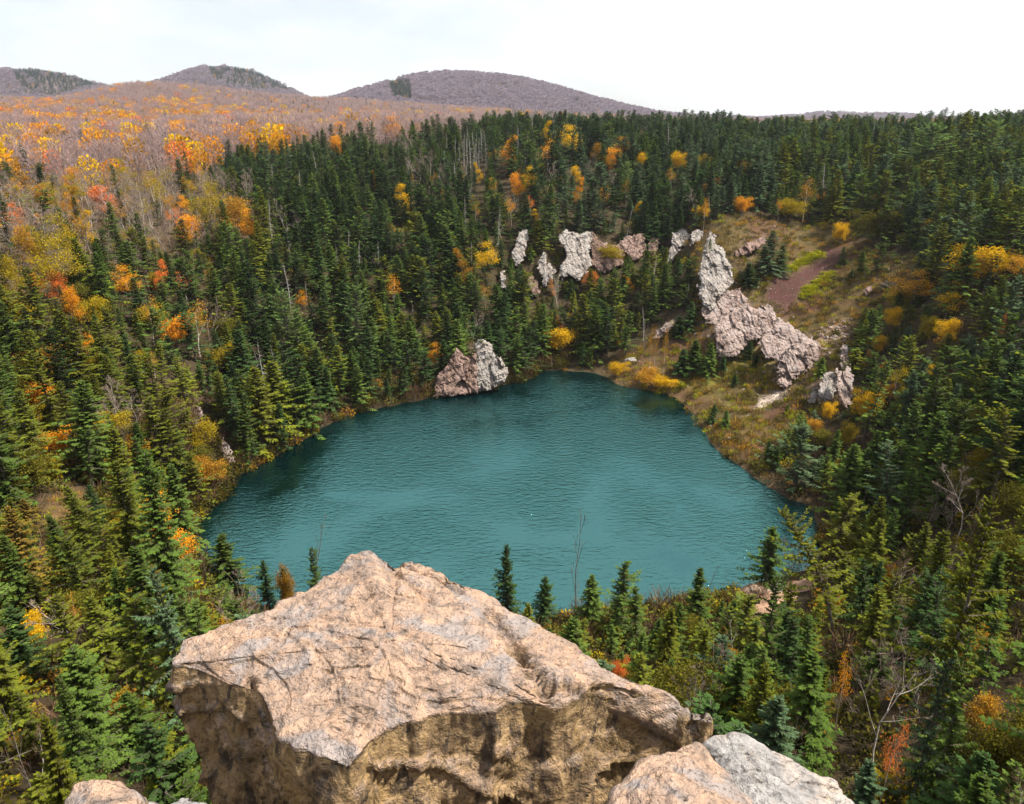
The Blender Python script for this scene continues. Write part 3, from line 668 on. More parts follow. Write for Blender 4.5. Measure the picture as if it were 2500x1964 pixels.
crag('cliff', [(1286,678),(1297,667),(1312,678),(1321,718),(1308,726),(1293,707)], RD, 'small brownish rock below the pointed white rock', seed=17, fwd=1.5, step=1.5)
crag('rock_outcrop', [(1223,663),(1231,659),(1234,681),(1234,707),(1220,704),(1223,681)], G, 'thin grey rock alone among spruces, left of the white cliffs', 'rock', seed=18, fwd=1.5, step=1.2)
crag('cliff', [(1058,969),(1078,970),(1134,964),(1168,957),(1165,930),(1166,860),(1145,872),(1112,850),(1093,890),(1067,918)], RD, 'brown broken cliff rising straight from the water on the far left shore', seed=19, fwd=0.8, lean=0.2)
crag('cliff', [(1152,960),(1176,957),(1226,941),(1240,910),(1228,877),(1206,858),(1198,836),(1180,824),(1162,832),(1156,870),(1150,920)], G, 'white-streaked cliff with a thin peak standing at the water edge', seed=20, fwd=1.6, lean=0.2)
crag('rock_outcrop', [(535,1080),(547,1067),(564,1093),(570,1115),(575,1128),(560,1135),(544,1122)], M['pinkrock'], 'pale rock at the water edge on the near left shore', 'rock', seed=21, fwd=1.0, step=1.5)
crag('rock_outcrop', [(460,986),(480,986),(502,1019),(499,1031),(464,1009)], M['pinkrock'], 'pinkish bare rock patch on the left slope above the shore', 'rock', seed=22, fwd=0.6, step=1.5)
crag('cliff', [(1790,612),(1830,590),(1865,578),(1868,595),(1835,615),(1800,630)], RD, 'dark reddish rock band on the slope right of the tall pinnacle', seed=23, fwd=0.6, step=1.8)
crag('cliff', [(1712,748),(1730,738),(1765,712),(1806,705),(1830,738),(1800,752),(1766,775),(1738,792),(1722,788)], PK, 'pinkish broken rock linking the tall pinnacle to the broad pink cliff', seed=24, fwd=0.7, thick=.25, rough=.8)
crag('cliff', [(1850,838),(1880,800),(1905,775),(1940,800),(1975,825),(2005,838),(2000,880),(1985,905),(1955,915),(1935,930),(1905,905),(1900,878),(1866,872)], PK, 'pinkish rock bed lying under the broken slabs right of the pink cliff', seed=25, fwd=0.2, thick=.2, rough=.9)
crag('cliff', [(1444,566),(1470,590),(1500,600),(1516,592),(1526,612),(1520,650),(1470,665),(1442,650)], RD, 'shaded brown rock wall between the widest white cliff and the hollow cliff', seed=26, fwd=1.0, thick=.3)
crag('cliff', [(2040,900),(2062,905),(2075,890),(2085,930),(2080,985),(2060,1000),(2044,960)], PK, 'crumbling pinkish rock right of the rounded grey outcrop', seed=27, fwd=.6, step=1.8)
print('crags', round(time.time()-T0, 1))

# ------------------------------------------------------------------ tree shapes
def nrm(v):
    return v/np.maximum(np.linalg.norm(v, axis=-1, keepdims=True), 1e-9)
class Quads:
    def __init__(s): s.v = []; s.c = []; s.n = 0
    def add(s, q, c):                      # q (m,4,3)  c (m,2): tipness, random
        s.v.append(np.asarray(q, float)); s.c.append(np.asarray(c, float))
    def arrays(s):
        q = np.concatenate(s.v); c = np.concatenate(s.c); m = len(q)
        col = np.zeros((m, 4, 3)); col[..., 0] = c[:, None, 0]; col[..., 1] = c[:, None, 1]
        return q.reshape(-1, 3), np.arange(m*4).reshape(m, 4), col.reshape(-1, 3)
def tubes(segs, k=4):
    """segments (p0, p1, r0, r1) -> quads"""
    P0 = np.array([s[0] for s in segs]); P1 = np.array([s[1] for s in segs]); r0 = np.array([s[2] for s in segs]); r1 = np.array([s[3] for s in segs])
    d = nrm(P1-P0); ref = np.where(np.abs(d[:, 2:3]) > 0.9, np.array([[1., 0, 0]]), np.array([[0, 0, 1.]]))
    u = nrm(np.cross(d, ref)); w = np.cross(d, u); out = []
    for i in range(k):
        a0, a1 = 2*math.pi*i/k, 2*math.pi*(i+1)/k
        c0 = u*math.cos(a0)+w*math.sin(a0); c1 = u*math.cos(a1)+w*math.sin(a1)
        out.append(np.stack([P0+c0*r0[:, None], P0+c1*r0[:, None], P1+c1*r1[:, None], P1+c0*r1[:, None]], 1))
    return np.concatenate(out)
def kites(p, d, l, w, nrmv):
    s = nrm(np.cross(d, nrmv)); l = l[:, None]; w = w[:, None]
    return np.stack([p, p + d*l*0.42 + s*w, p + d*l, p + d*l*0.42 - s*w], 1)

def spruce(rng, H=10., Rw=1.7, nb=110, ns=9, bottom=0.05, power=0.85, droop=0.25, gaps=0.15, lean=0.0, ragged=0.2, spray=1.0, feather=False):
    crown, trunk, wood = Quads(), [], []
    zs = np.linspace(0, 1, 9); tip = np.array([lean*H, 0, H])
    axis = lambda z: np.array([lean*z*z/H if H else 0, 0.04*math.sin(z*0.9+lean*9), z])
    for a, b in zip(zs[:-1], zs[1:]):
        trunk.append((axis(a*H), axis(b*H), 0.012*H*(1-a)+0.012, 0.012*H*(1-b)+0.012))
    lop = 1 + 0.35*np.sin(np.arange(8)*1.3 + rng.uniform(0, 6)); w1, w2, ph1, ph2 = rng.uniform(9, 16), rng.uniform(20, 34), rng.uniform(0, 6), rng.uniform(0, 6)
    for i in range(nb):
        f = bottom + (0.985-bottom)*((i+rng.uniform(0, .8))/nb)**0.92
        if rng.random() < gaps*(1-f): continue
        z = f*H; az = i*2.39996 + rng.uniform(-.5, .5)
        Lb = Rw*((1-f)**power)*rng.uniform(1-ragged*1.6, 1+ragged)*lop[int((az % 6.283)/6.2832*8)]*(1 + ragged*.8*math.sin(f*w1+ph1+az*.5) + ragged*.6*math.sin(f*w2+ph2+az)) + 0.12
        e = -0.10 + 0.75*f**1.6 + rng.uniform(-.1, .1); dr = droop*(1-0.6*f)
        dh = np.array([math.cos(az), math.sin(az), 0]); sd_ = np.array([-dh[1], dh[0], 0])
        s = np.linspace(0.12, 1.0, ns) + rng.uniform(-.04, .04, ns)
        base = axis(z)
        pos = base + dh*(s*Lb)[:, None] + np.array([0, 0, 1.])*(Lb*(e*s - dr*s*s + (0.16*s**3)))[:, None]
        wood.append((base, pos[ns//2], 0.018+0.006*Lb, 0.010)); wood.append((pos[ns//2], pos[-1], 0.010, 0.004))
        for side in (-1, 1):
            ang = rng.uniform(0.75, 1.15, ns)*side
            d = dh*np.cos(ang)[:, None] + sd_*np.sin(ang)[:, None]
            d[:, 2] += rng.uniform(-.42, .12, ns) + (e-2*dr*s)*0.5
            d = nrm(d); l = np.minimum(Lb*0.36*(1.15-0.8*s)+0.12, .42)*rng.uniform(.6, 1.25, ns)*spray
            up = nrm(np.stack([rng.normal(0, .45, ns), rng.normal(0, .45, ns), np.ones(ns)], 1))
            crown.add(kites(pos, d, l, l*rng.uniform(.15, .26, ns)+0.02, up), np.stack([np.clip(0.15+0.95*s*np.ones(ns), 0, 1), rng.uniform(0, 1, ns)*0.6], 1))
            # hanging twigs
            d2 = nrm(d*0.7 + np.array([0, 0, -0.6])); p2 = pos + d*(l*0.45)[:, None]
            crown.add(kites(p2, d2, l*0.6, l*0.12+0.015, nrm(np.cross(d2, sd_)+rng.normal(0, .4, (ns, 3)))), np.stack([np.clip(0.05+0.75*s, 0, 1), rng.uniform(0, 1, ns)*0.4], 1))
        d = nrm(dh + np.array([0, 0, e-2*dr+0.2])); 
        crown.add(kites(pos[-2:], np.tile(d, (2, 1)), np.array([.26, .30])*spray*min(0.5+0.5*Lb, 1.2), np.array([.045, .05])*spray, np.tile([0, 0, 1.], (2, 1))), np.array([[1, .6], [1, .8]]))
    top = np.tile(axis(H*0.965), (6, 1)); aa_ = np.arange(6)*1.05
    dd = nrm(np.stack([np.cos(aa_)*.35, np.sin(aa_)*.35, np.ones(6)], 1))
    crown.add(kites(top, dd, np.full(6, .05*H), np.full(6, .035), np.stack([-np.sin(aa_), np.cos(aa_), np.zeros(6)], 1)), np.tile([[1, .5]], (6, 1)))
    tr = Quads(); q = np.concatenate([tubes(trunk, 5), tubes(wood, 3)]); tr.add(q, np.tile([[.5, .5]], (len(q), 1)))
    return tr.arrays(), crown.arrays()

def skeleton(rng, H, spread, levels, stems=1, upright=0.6, r0=None, first=0.3, nkids=(3, 5), wob=0.12):
    """branch segments and their end points"""
    segs, ends = [], []
    def grow(p, d, Ln, r, lev):
        n = 4 if lev == 0 else 3; q = p.copy(); path = [(q.copy(), 0.0)]; rr_ = r
        for i in range(n):
            d = nrm(d + rng.normal(0, wob, 3) + np.array([0, 0, 0.10 if lev else 0.03]))
            q2 = q + d*Ln/n; r2 = r*(1-0.72*(i+1)/n)
            segs.append((q, q2, max(rr_, .006), max(r2, .005), lev)); q, rr_ = q2, r2; path.append((q.copy(), (i+1)/n))
        if lev >= levels: ends.append((q, d, Ln)); return
        nk = int(rng.integers(nkids[0], nkids[1]+1)) + (3 if lev == 0 else 0)
        for j in range(nk):
            f = (first if lev == 0 else 0.25) + (1-(first if lev == 0 else 0.25))*(j+rng.uniform(.2, .9))/nk
            k = min(int(f*n), n-1); a, b = path[k][0], path[k+1][0]; pp = a + (b-a)*(f*n-k)
            az = j*2.4 + rng.uniform(-.6, .6); ref = np.array([math.cos(az), math.sin(az), 0])
            out = nrm(ref - d*(ref@d)); dd = nrm(out*(1-upright) + d*upright*rng.uniform(.7, 1.1))
            grow(pp, dd, Ln*rng.uniform(.38, .62)*(spread if lev == 0 else 0.9)*(1.15-0.45*f), r*0.42*(1.2-.6*f), lev+1)
        ends.append((q, d, Ln*0.4))
    for s in range(stems):
        az = s*2.4 + rng.uniform(0, 6); tilt = 0.0 if stems == 1 else rng.uniform(.10, .28)
        d = nrm(np.array([math.cos(az)*tilt, math.sin(az)*tilt, 1.0]))
        grow(np.array([math.cos(az), math.sin(az), 0])*0.12*(stems > 1), d, H*rng.uniform(.78, .92), (r0 or 0.011*H)*(0.8 if stems > 1 else 1), 0)
    return segs, ends
def leaf_quads(rng, c, n, rad, size, flat=0.6):
    p = c + rng.normal(0, 1, (n, 3))*np.array([rad, rad, rad*flat])
    d = nrm(rng.normal(0, 1, (n, 3))); nv = nrm(rng.normal(0, 1, (n, 3)) + np.array([0, 0, .5]))
    l = size*rng.uniform(.6, 1.3, n); s = nrm(np.cross(d, nv)); w = l*rng.uniform(.35, .6, n)
    d = d*l[:, None]; s = s*w[:, None]
    return np.stack([p-d*.5, p+s*.5, p+d*.5, p-s*.5], 1), np.stack([rng.uniform(.2, 1, n), rng.uniform(0, 1, n)], 1)
def broadleaf(rng, H=9., spread=0.7, levels=2, stems=1, upright=.6, leaves=14, size=.22, rad=.42, keep=1.0, low=0.0, first=.3, twigs=0, nkids=(3, 5), r0=None, cone=0.0):
    segs, ends = skeleton(rng, H, spread, levels, stems, upright, r0, first, nkids)
    big = [s for s in segs if s[4] < 2]; sm = [s for s in segs if s[4] >= 2]
    tr = Quads(); q = tubes([s[:4] for s in big], 5); tr.add(q, np.tile([[.5, .5]], (len(q), 1)))
    if sm: q = tubes([s[:4] for s in sm], 3); tr.add(q, np.tile([[.5, .5]], (len(q), 1)))
    cr_ = Quads(); got = False
    if leaves:
        for (p, d, Ln) in ends:
            if p[2] < low*H or rng.random() > keep: continue
            f = 1.0 if not cone else max(0.25, 1-cone*p[2]/H)
            a, c = leaf_quads(rng, p - d*Ln*0.15, max(2, int(leaves*rng.uniform(.5, 1.4)*f)), rad*f, size); cr_.add(a, c); got = True
    if twigs:
        for (p, d, Ln) in ends:
            n = twigs; o = p[None] - d[None]*(Ln*rng.uniform(0, .7, n))[:, None]
            dd = nrm(d[None]*0.9 + rng.normal(0, .55, (n, 3)) + np.array([0, 0, .25]))
            l = Ln*rng.uniform(.45, 1.1, n); cr_.add(kites(o, dd, l, np.full(n, .013), nrm(rng.normal(0, 1, (n, 3)))), np.stack([rng.uniform(.3, 1, n), rng.uniform(0, 1, n)], 1)); got = True
    return tr.arrays(), (cr_.arrays() if got else None)
def snag(rng, H=9.):
    tr = Quads(); segs = []; bend = rng.uniform(-.05, .05)
    ax = lambda f: np.array([bend*H*f*f, 0.02*H*math.sin(f*4), H*f])
    for i in range(7): segs.append((ax(i/7), ax((i+1)/7), .011*H*(1-i/7)+.015, .011*H*(1-(i+1)/7)+.015))
    for i in range(34):
        f = rng.uniform(.18, .97); az = i*2.4; Ln = (1-f)*.16*H*rng.uniform(.4, 1.2)+.15
        d = nrm(np.array([math.cos(az), math.sin(az), rng.uniform(-.35, .1)])); p = ax(f); m = p+d*Ln*.6
        segs.append((p, m, .022, .014)); segs.append((m, p+nrm(d+np.array([0, 0, -.3]))*Ln, .014, .006))
    q = tubes(segs, 4); tr.add(q, np.tile([[.5, .5]], (len(q), 1)))
    br = Quads(); n = 90; f = rng.uniform(.2, .95, n); az = rng.uniform(0, 6.28, n)
    p = np.stack([ax(x) for x in f]) + np.stack([np.cos(az), np.sin(az), np.zeros(n)], 1)*(((1-f)*.10*H)*rng.uniform(0, 1, n))[:, None]
    d = nrm(np.stack([np.cos(az), np.sin(az), rng.uniform(-.7, .2, n)], 1)+rng.normal(0, .3, (n, 3)))
    br.add(kites(p, d, rng.uniform(.25, .6, n), np.full(n, .012), nrm(rng.normal(0, 1, (n, 3)))), np.stack([rng.uniform(.3, 1, n), rng.uniform(0, 1, n)], 1))
    return tr.arrays(), br.arrays()

class Proto:
    """trunk and crown meshes of one shape, plus a joined unlinked object for the masses"""
    def __init__(s, name, tr, cr, tmat, cmat, H, Rw):
        s.H, s.Rw = H, Rw
        s.trunk = mesh_from('trunk', tr[0], tr[1], tmat, tr[2])
        s.crown = mesh_from('crown', cr[0], cr[1], cmat, cr[2]) if cr else None
        s.name = name; s._joined = None; s.tr, s.cr, s.tmat, s.cmat = tr, cr, tmat, cmat
    def retone(s, cmat):
        p = Proto.__new__(Proto); p.__dict__ = dict(s.__dict__); p.cmat = cmat; p._joined = None
        p.crown = s.crown.copy(); p.crown.materials.clear(); p.crown.materials.append(cmat); return p
    def joined(s):
        if s._joined is None:
            V = [s.tr[0]]; F = [s.tr[1]]; C = [s.tr[2]]; mi = [np.zeros(len(s.tr[1]), int)]; mats = [s.tmat]
            if s.cr: V.append(s.cr[0]); F.append(s.cr[1]+len(s.tr[0])); C.append(s.cr[2]); mi.append(np.ones(len(s.cr[1]), int)); mats.append(s.cmat)
            s._joined = bpy.data.objects.new(s.name, mesh_from(s.name, np.concatenate(V), np.concatenate(F), mats, np.concatenate(C), np.concatenate(mi)))
        return s._joined

rg = np.random.default_rng(11)
SPR = {}
shapes = [dict(Rw=1.75, nb=120, ns=9), dict(Rw=1.35, nb=105, ns=8, power=.75, ragged=.3), dict(Rw=2.0, nb=130, ns=9, droop=.35, power=.95), dict(Rw=1.45, nb=80, ns=8, gaps=.5, bottom=.18, ragged=.4, power=.7),
          dict(Rw=1.65, nb=95, ns=8, gaps=.3, ragged=.45, power=.8, lean=.04), dict(Rw=2.3, nb=125, ns=10, ragged=.3, power=1.0, bottom=.02), dict(Rw=1.5, nb=75, ns=9, gaps=.55, ragged=.6, power=.45, bottom=.22, lean=.09), dict(Rw=2.2, nb=90, ns=10, gaps=.35, ragged=.55, power=.6, bottom=.08, lean=-.06, droop=.1)]
base_shapes = []
for i, kw in enumerate(shapes):
    tr, cr = spruce(np.random.default_rng(20+i), 10., **kw); base_shapes.append((tr, cr, kw['Rw']))
fine_shapes = []
for i, kw in enumerate([dict(Rw=1.8, nb=170, ns=14), dict(Rw=1.4, nb=150, ns=12, power=.75, ragged=.35), dict(Rw=2.1, nb=180, ns=14, droop=.35, power=.95), dict(Rw=1.6, nb=105, ns=13, gaps=.5, bottom=.16, ragged=.45, power=.7), dict(Rw=1.8, nb=125, ns=13, gaps=.4, ragged=.5, power=.8, lean=.05), dict(Rw=2.4, nb=170, ns=15, ragged=.35, power=1.0, bottom=.02), dict(Rw=1.6, nb=100, ns=12, gaps=.55, ragged=.6, power=.45, bottom=.2, lean=.09), dict(Rw=2.3, nb=120, ns=14, gaps=.35, ragged=.55, power=.6, bottom=.08, lean=-.06, droop=.1)]):
    tr, cr = spruce(np.random.default_rng(40+i), 10., spray=.72, **kw); fine_shapes.append((tr, cr, kw['Rw']))
FINE = {}
for tone in ('dark', 'mid', 'lime', 'blue', 'rust'):
    FINE[tone] = [Proto('spruce_shape', tr, cr, M['sbark'], M['dark'], 10., rw) for tr, cr, rw in fine_shapes] if tone == 'dark' else [p.retone(M[tone]) for p in FINE['dark']]
for tone in ('dark', 'mid', 'lime', 'blue', 'rust'):
    SPR[tone] = []
    for i, (tr, cr, rw) in enumerate(base_shapes):
        if tone == 'dark': SPR[tone].append(Proto('spruce_shape', tr, cr, M['sbark'], M['dark'], 10., rw))
        else: SPR[tone].append(SPR['dark'][i].retone(M[tone]))
tr, cr = spruce(np.random.default_rng(60), 13., Rw=3.6, nb=95, ns=14, power=.62, droop=.10, ragged=.3, spray=.72, gaps=.12, bottom=.10)
PINE = Proto('pine_shape', tr, cr, M['sbark'], M['pine'], 13., 3.6)
tr, cr = spruce(np.random.default_rng(61), 10., Rw=2.0, nb=85, ns=14, power=.5, droop=.15, ragged=.5, gaps=.55, bottom=.36, lean=-.36, spray=.65)
LEANER = Proto('leaning_shape', tr, cr, M['sbark'], M['lime'], 10., 2.0)
LEAF = {}
leaf_shapes = []
for i, kw in enumerate([dict(spread=.62, levels=2, leaves=80, rad=.58, size=.26, first=.22), dict(spread=.8, levels=2, leaves=70, rad=.58, size=.26, first=.3, upright=.5),
                        dict(spread=.5, levels=2, leaves=95, rad=.60, size=.26, first=.12, upright=.65, cone=.45), dict(spread=.7, levels=2, leaves=34, rad=.55, size=.24, first=.42, keep=.85, low=.5, twigs=3)]):
    leaf_shapes.append(broadleaf(np.random.default_rng(80+i), 9., **kw))
bush_shape = broadleaf(np.random.default_rng(90), 4., spread=.9, levels=2, stems=4, upright=.5, leaves=40, rad=.36, size=.2, first=.15)
M['bushy'] = leaf_mat('shrub_leaves', (0.05, 0.05, 0.012), (0.10, 0.115, 0.014), (0.17, 0.15, 0.016), .35, .35)
for c in ('yellow', 'orange', 'red', 'olive', 'ochre', 'bushy'):
    if c == 'yellow': LEAF[c] = [Proto('leafy_shape', a, b, M['birch'] if i == 3 else M['dtrunk'], M['yellow'], 9., 2.9) for i, (a, b) in enumerate(leaf_shapes)] + [Proto('bush_shape', *bush_shape, M['dtrunk'], M['yellow'], 4., 1.9)]
    else: LEAF[c] = [p.retone(M[c]) for p in LEAF['yellow']]
BARE = []
for i, kw in enumerate([dict(spread=.62, levels=3, upright=.62, first=.28), dict(spread=.7, levels=3, stems=3, upright=.66, first=.35), dict(spread=.5, levels=3, upright=.7, first=.2), dict(spread=.8, levels=3, upright=.55, first=.35)]):
    a, b = broadleaf(np.random.default_rng(100+i), 9., leaves=0, twigs=8, nkids=(3, 4), r0=.062, **kw)
    BARE.append(Proto('bare_shape', a, b, M['birch'] if i in (1, 3) else M['dtrunk'], M['twig'], 9., 2.5))
BARE_BROWN = [p.retone(M['brown']) for p in BARE]
a, b = broadleaf(np.random.default_rng(110), 9., leaves=0, twigs=2, levels=2, spread=.42, upright=.72, first=.12, nkids=(3, 4), r0=.06)
SAPLING = Proto('sapling_shape', a, b, M['sbark'], M['brown'], 9., 1.8)
SNAG = [Proto('snag_shape', *snag(np.random.default_rng(120+i)), M['grey'], M['grey'], 9., 1.2) for i in range(3)]
for p in (SNAG):
    p.cmat = M['twig']; p.crown.materials.clear(); p.crown.materials.append(M['twig'])
# light shapes for the far woods
def far_crown(rng, H, Rw, n, size, sliver):
    q = Quads(); z = rng.uniform(.25, 1, n); rad = Rw*np.sqrt(np.clip(1-((z-.55)/.5)**2, 0, 1))*np.sqrt(rng.uniform(.1, 1, n)); az = rng.uniform(0, 6.28, n)
    p = np.stack([np.cos(az)*rad, np.sin(az)*rad, z*H], 1)
    d = nrm(np.stack([np.cos(az)*.5, np.sin(az)*.5, rng.uniform(.3, 1.2, n)], 1) + rng.normal(0, .35, (n, 3)))
    l = size*rng.uniform(.6, 1.4, n); q.add(kites(p, d, l, l*sliver, nrm(rng.normal(0, 1, (n, 3)))), np.stack([rng.uniform(.1, 1, n), rng.uniform(0, 1, n)], 1))
    t = Quads(); k = tubes([(np.zeros(3), np.array([0, 0, .5*H]), .14, .09), (np.array([0, 0, .5*H]), np.array([.5, .2, .9*H]), .09, .03), (np.array([0, 0, .4*H]), np.array([-.6, -.2, .85*H]), .08, .03)], 3); t.add(k, np.tile([[.5, .5]], (len(k), 1)))
    return t.arrays(), q.arrays()
FAR = {'bare': [Proto('far_bare', *far_crown(np.random.default_rng(200+i), 9., 2.6, 190, 1.5, .045), M['twig'], M['farbare'], 9., 2.6) for i in range(3)],
       'hill': [Proto('far_hill', *far_crown(np.random.default_rng(210+i), 9., 3.0, 110, 1.7, .28), M['twig'], M['hillbare'], 9., 3.) for i in range(3)],
       'orange': [Proto('far_orange', *far_crown(np.random.default_rng(220+i), 9., 2.7, 260, .75, .33), M['dtrunk'], M['orange'], 9., 2.7) for i in range(2)]}
FAR['yellow'] = [p.retone(M['yellow']) for p in FAR['orange']]; FAR['ochre'] = [p.retone(M['ochre']) for p in FAR['orange']]; FAR['rose'] = [p.retone(M['red']) for p in FAR['orange']]
_t, _c = spruce(np.random.default_rng(230), 10., Rw=1.7, nb=46, ns=4, spray=1.8)
FAR['green'] = [Proto('far_spruce', _t, _c, M['sbark'], M['fargreen'], 10., 1.7)]
print('shapes', round(time.time()-T0, 1))

# ------------------------------------------------------------------ planting helpers
CELL = 5.0; BW, BH = 520, 413
ZB = np.full((BH, BW), 1e9)                       # depth of what must stay in sight
def cells(px0, px1, py0, py1):
    return max(0, int(px0/CELL)), min(BW, int(px1/CELL)+1), max(0, int(py0/CELL)), min(BH, int(py1/CELL)+1)
def mask_poly(P, t):
    x0, x1, y0, y1 = cells(P[:, 0].min(), P[:, 0].max(), P[:, 1].min(), P[:, 1].max())
    if x1 <= x0 or y1 <= y0: return
    gx, gy = np.meshgrid((np.arange(x0, x1)+.5)*CELL, (np.arange(y0, y1)+.5)*CELL)
    ins = poly_sd(np.stack([gx.ravel(), gy.ravel()], 1), P).reshape(gx.shape) < 0
    ZB[y0:y1, x0:x1] = np.where(ins, np.minimum(ZB[y0:y1, x0:x1], t), ZB[y0:y1, x0:x1])
def blocks(p, h, w, thr=0.25, conic=True):
    """share of what must stay in sight that this tree would cover (nearer than it)"""
    bx, by, t = project(p); tx, ty, _ = project(p + np.array([0, 0, h])); hw = w*FPX/t
    x0, x1, y0, y1 = cells(bx-hw, bx+hw, ty, by)
    if x1 <= x0 or y1 <= y0: return False
    gx, gy = np.meshgrid((np.arange(x0, x1)+.5)*CELL, (np.arange(y0, y1)+.5)*CELL)
    f = np.clip((gy-ty)/max(by-ty, 1e-6), 0, 1); ins = np.abs(gx-bx) <= (hw*(f if conic else 1) + CELL*.3)
    n = ins.sum()
    return n > 0 and (ins & (ZB[y0:y1, x0:x1] > t+0.5) & (ZB[y0:y1, x0:x1] < 1e8)).sum() > thr*n

TREES = []       # every countable tree: dict(kind, proto, loc, scale(3), rot, tilt, label...)
def fit_h(p, px, py):
    d = raydir(px, py); t = p[1]/d[1]; return max(CAM_H + d[2]*t - p[2], .5)
def tree(kind, proto, p, h, w=None, rot=0.0, label=None, cat='tree', tilt=(0, 0), hero=True, tone=None):
    s = h/proto.H; sw = s if w is None else w/proto.Rw
    TREES.append(dict(kind=kind, proto=proto, p=np.array(p), h=h, w=(w or proto.Rw*s), s=(sw, sw, s), rot=rot, label=label, cat=cat, tilt=tilt, hero=hero, tone=tone))
for P, t in MASKPOLYS: mask_poly(P, t)
mask_poly(px_poly(SHORE_PX)+np.array([0, 4]), 110.0)
mask_poly(px_poly([(1640,830),(1700,770),(1760,870),(1860,880),(1900,950),(1960,850),(2080,790),(2060,860),(1965,985),(1900,1060),(1800,1090),(1740,1050),(1690,1005),(1650,955),(1700,900)]), 130.0)
mask_poly(MAROON, 140.0); mask_poly(MOSS1, 140.0); mask_poly(MOSS2, 140.0)
mask_poly(px_poly([(1820,1512),(1890,1440),(2060,1380),(2095,1398),(1985,1458),(1885,1522)]), 76.0)
mask_poly(LEFTOPEN, 70.0)
rh = np.random.default_rng(31)

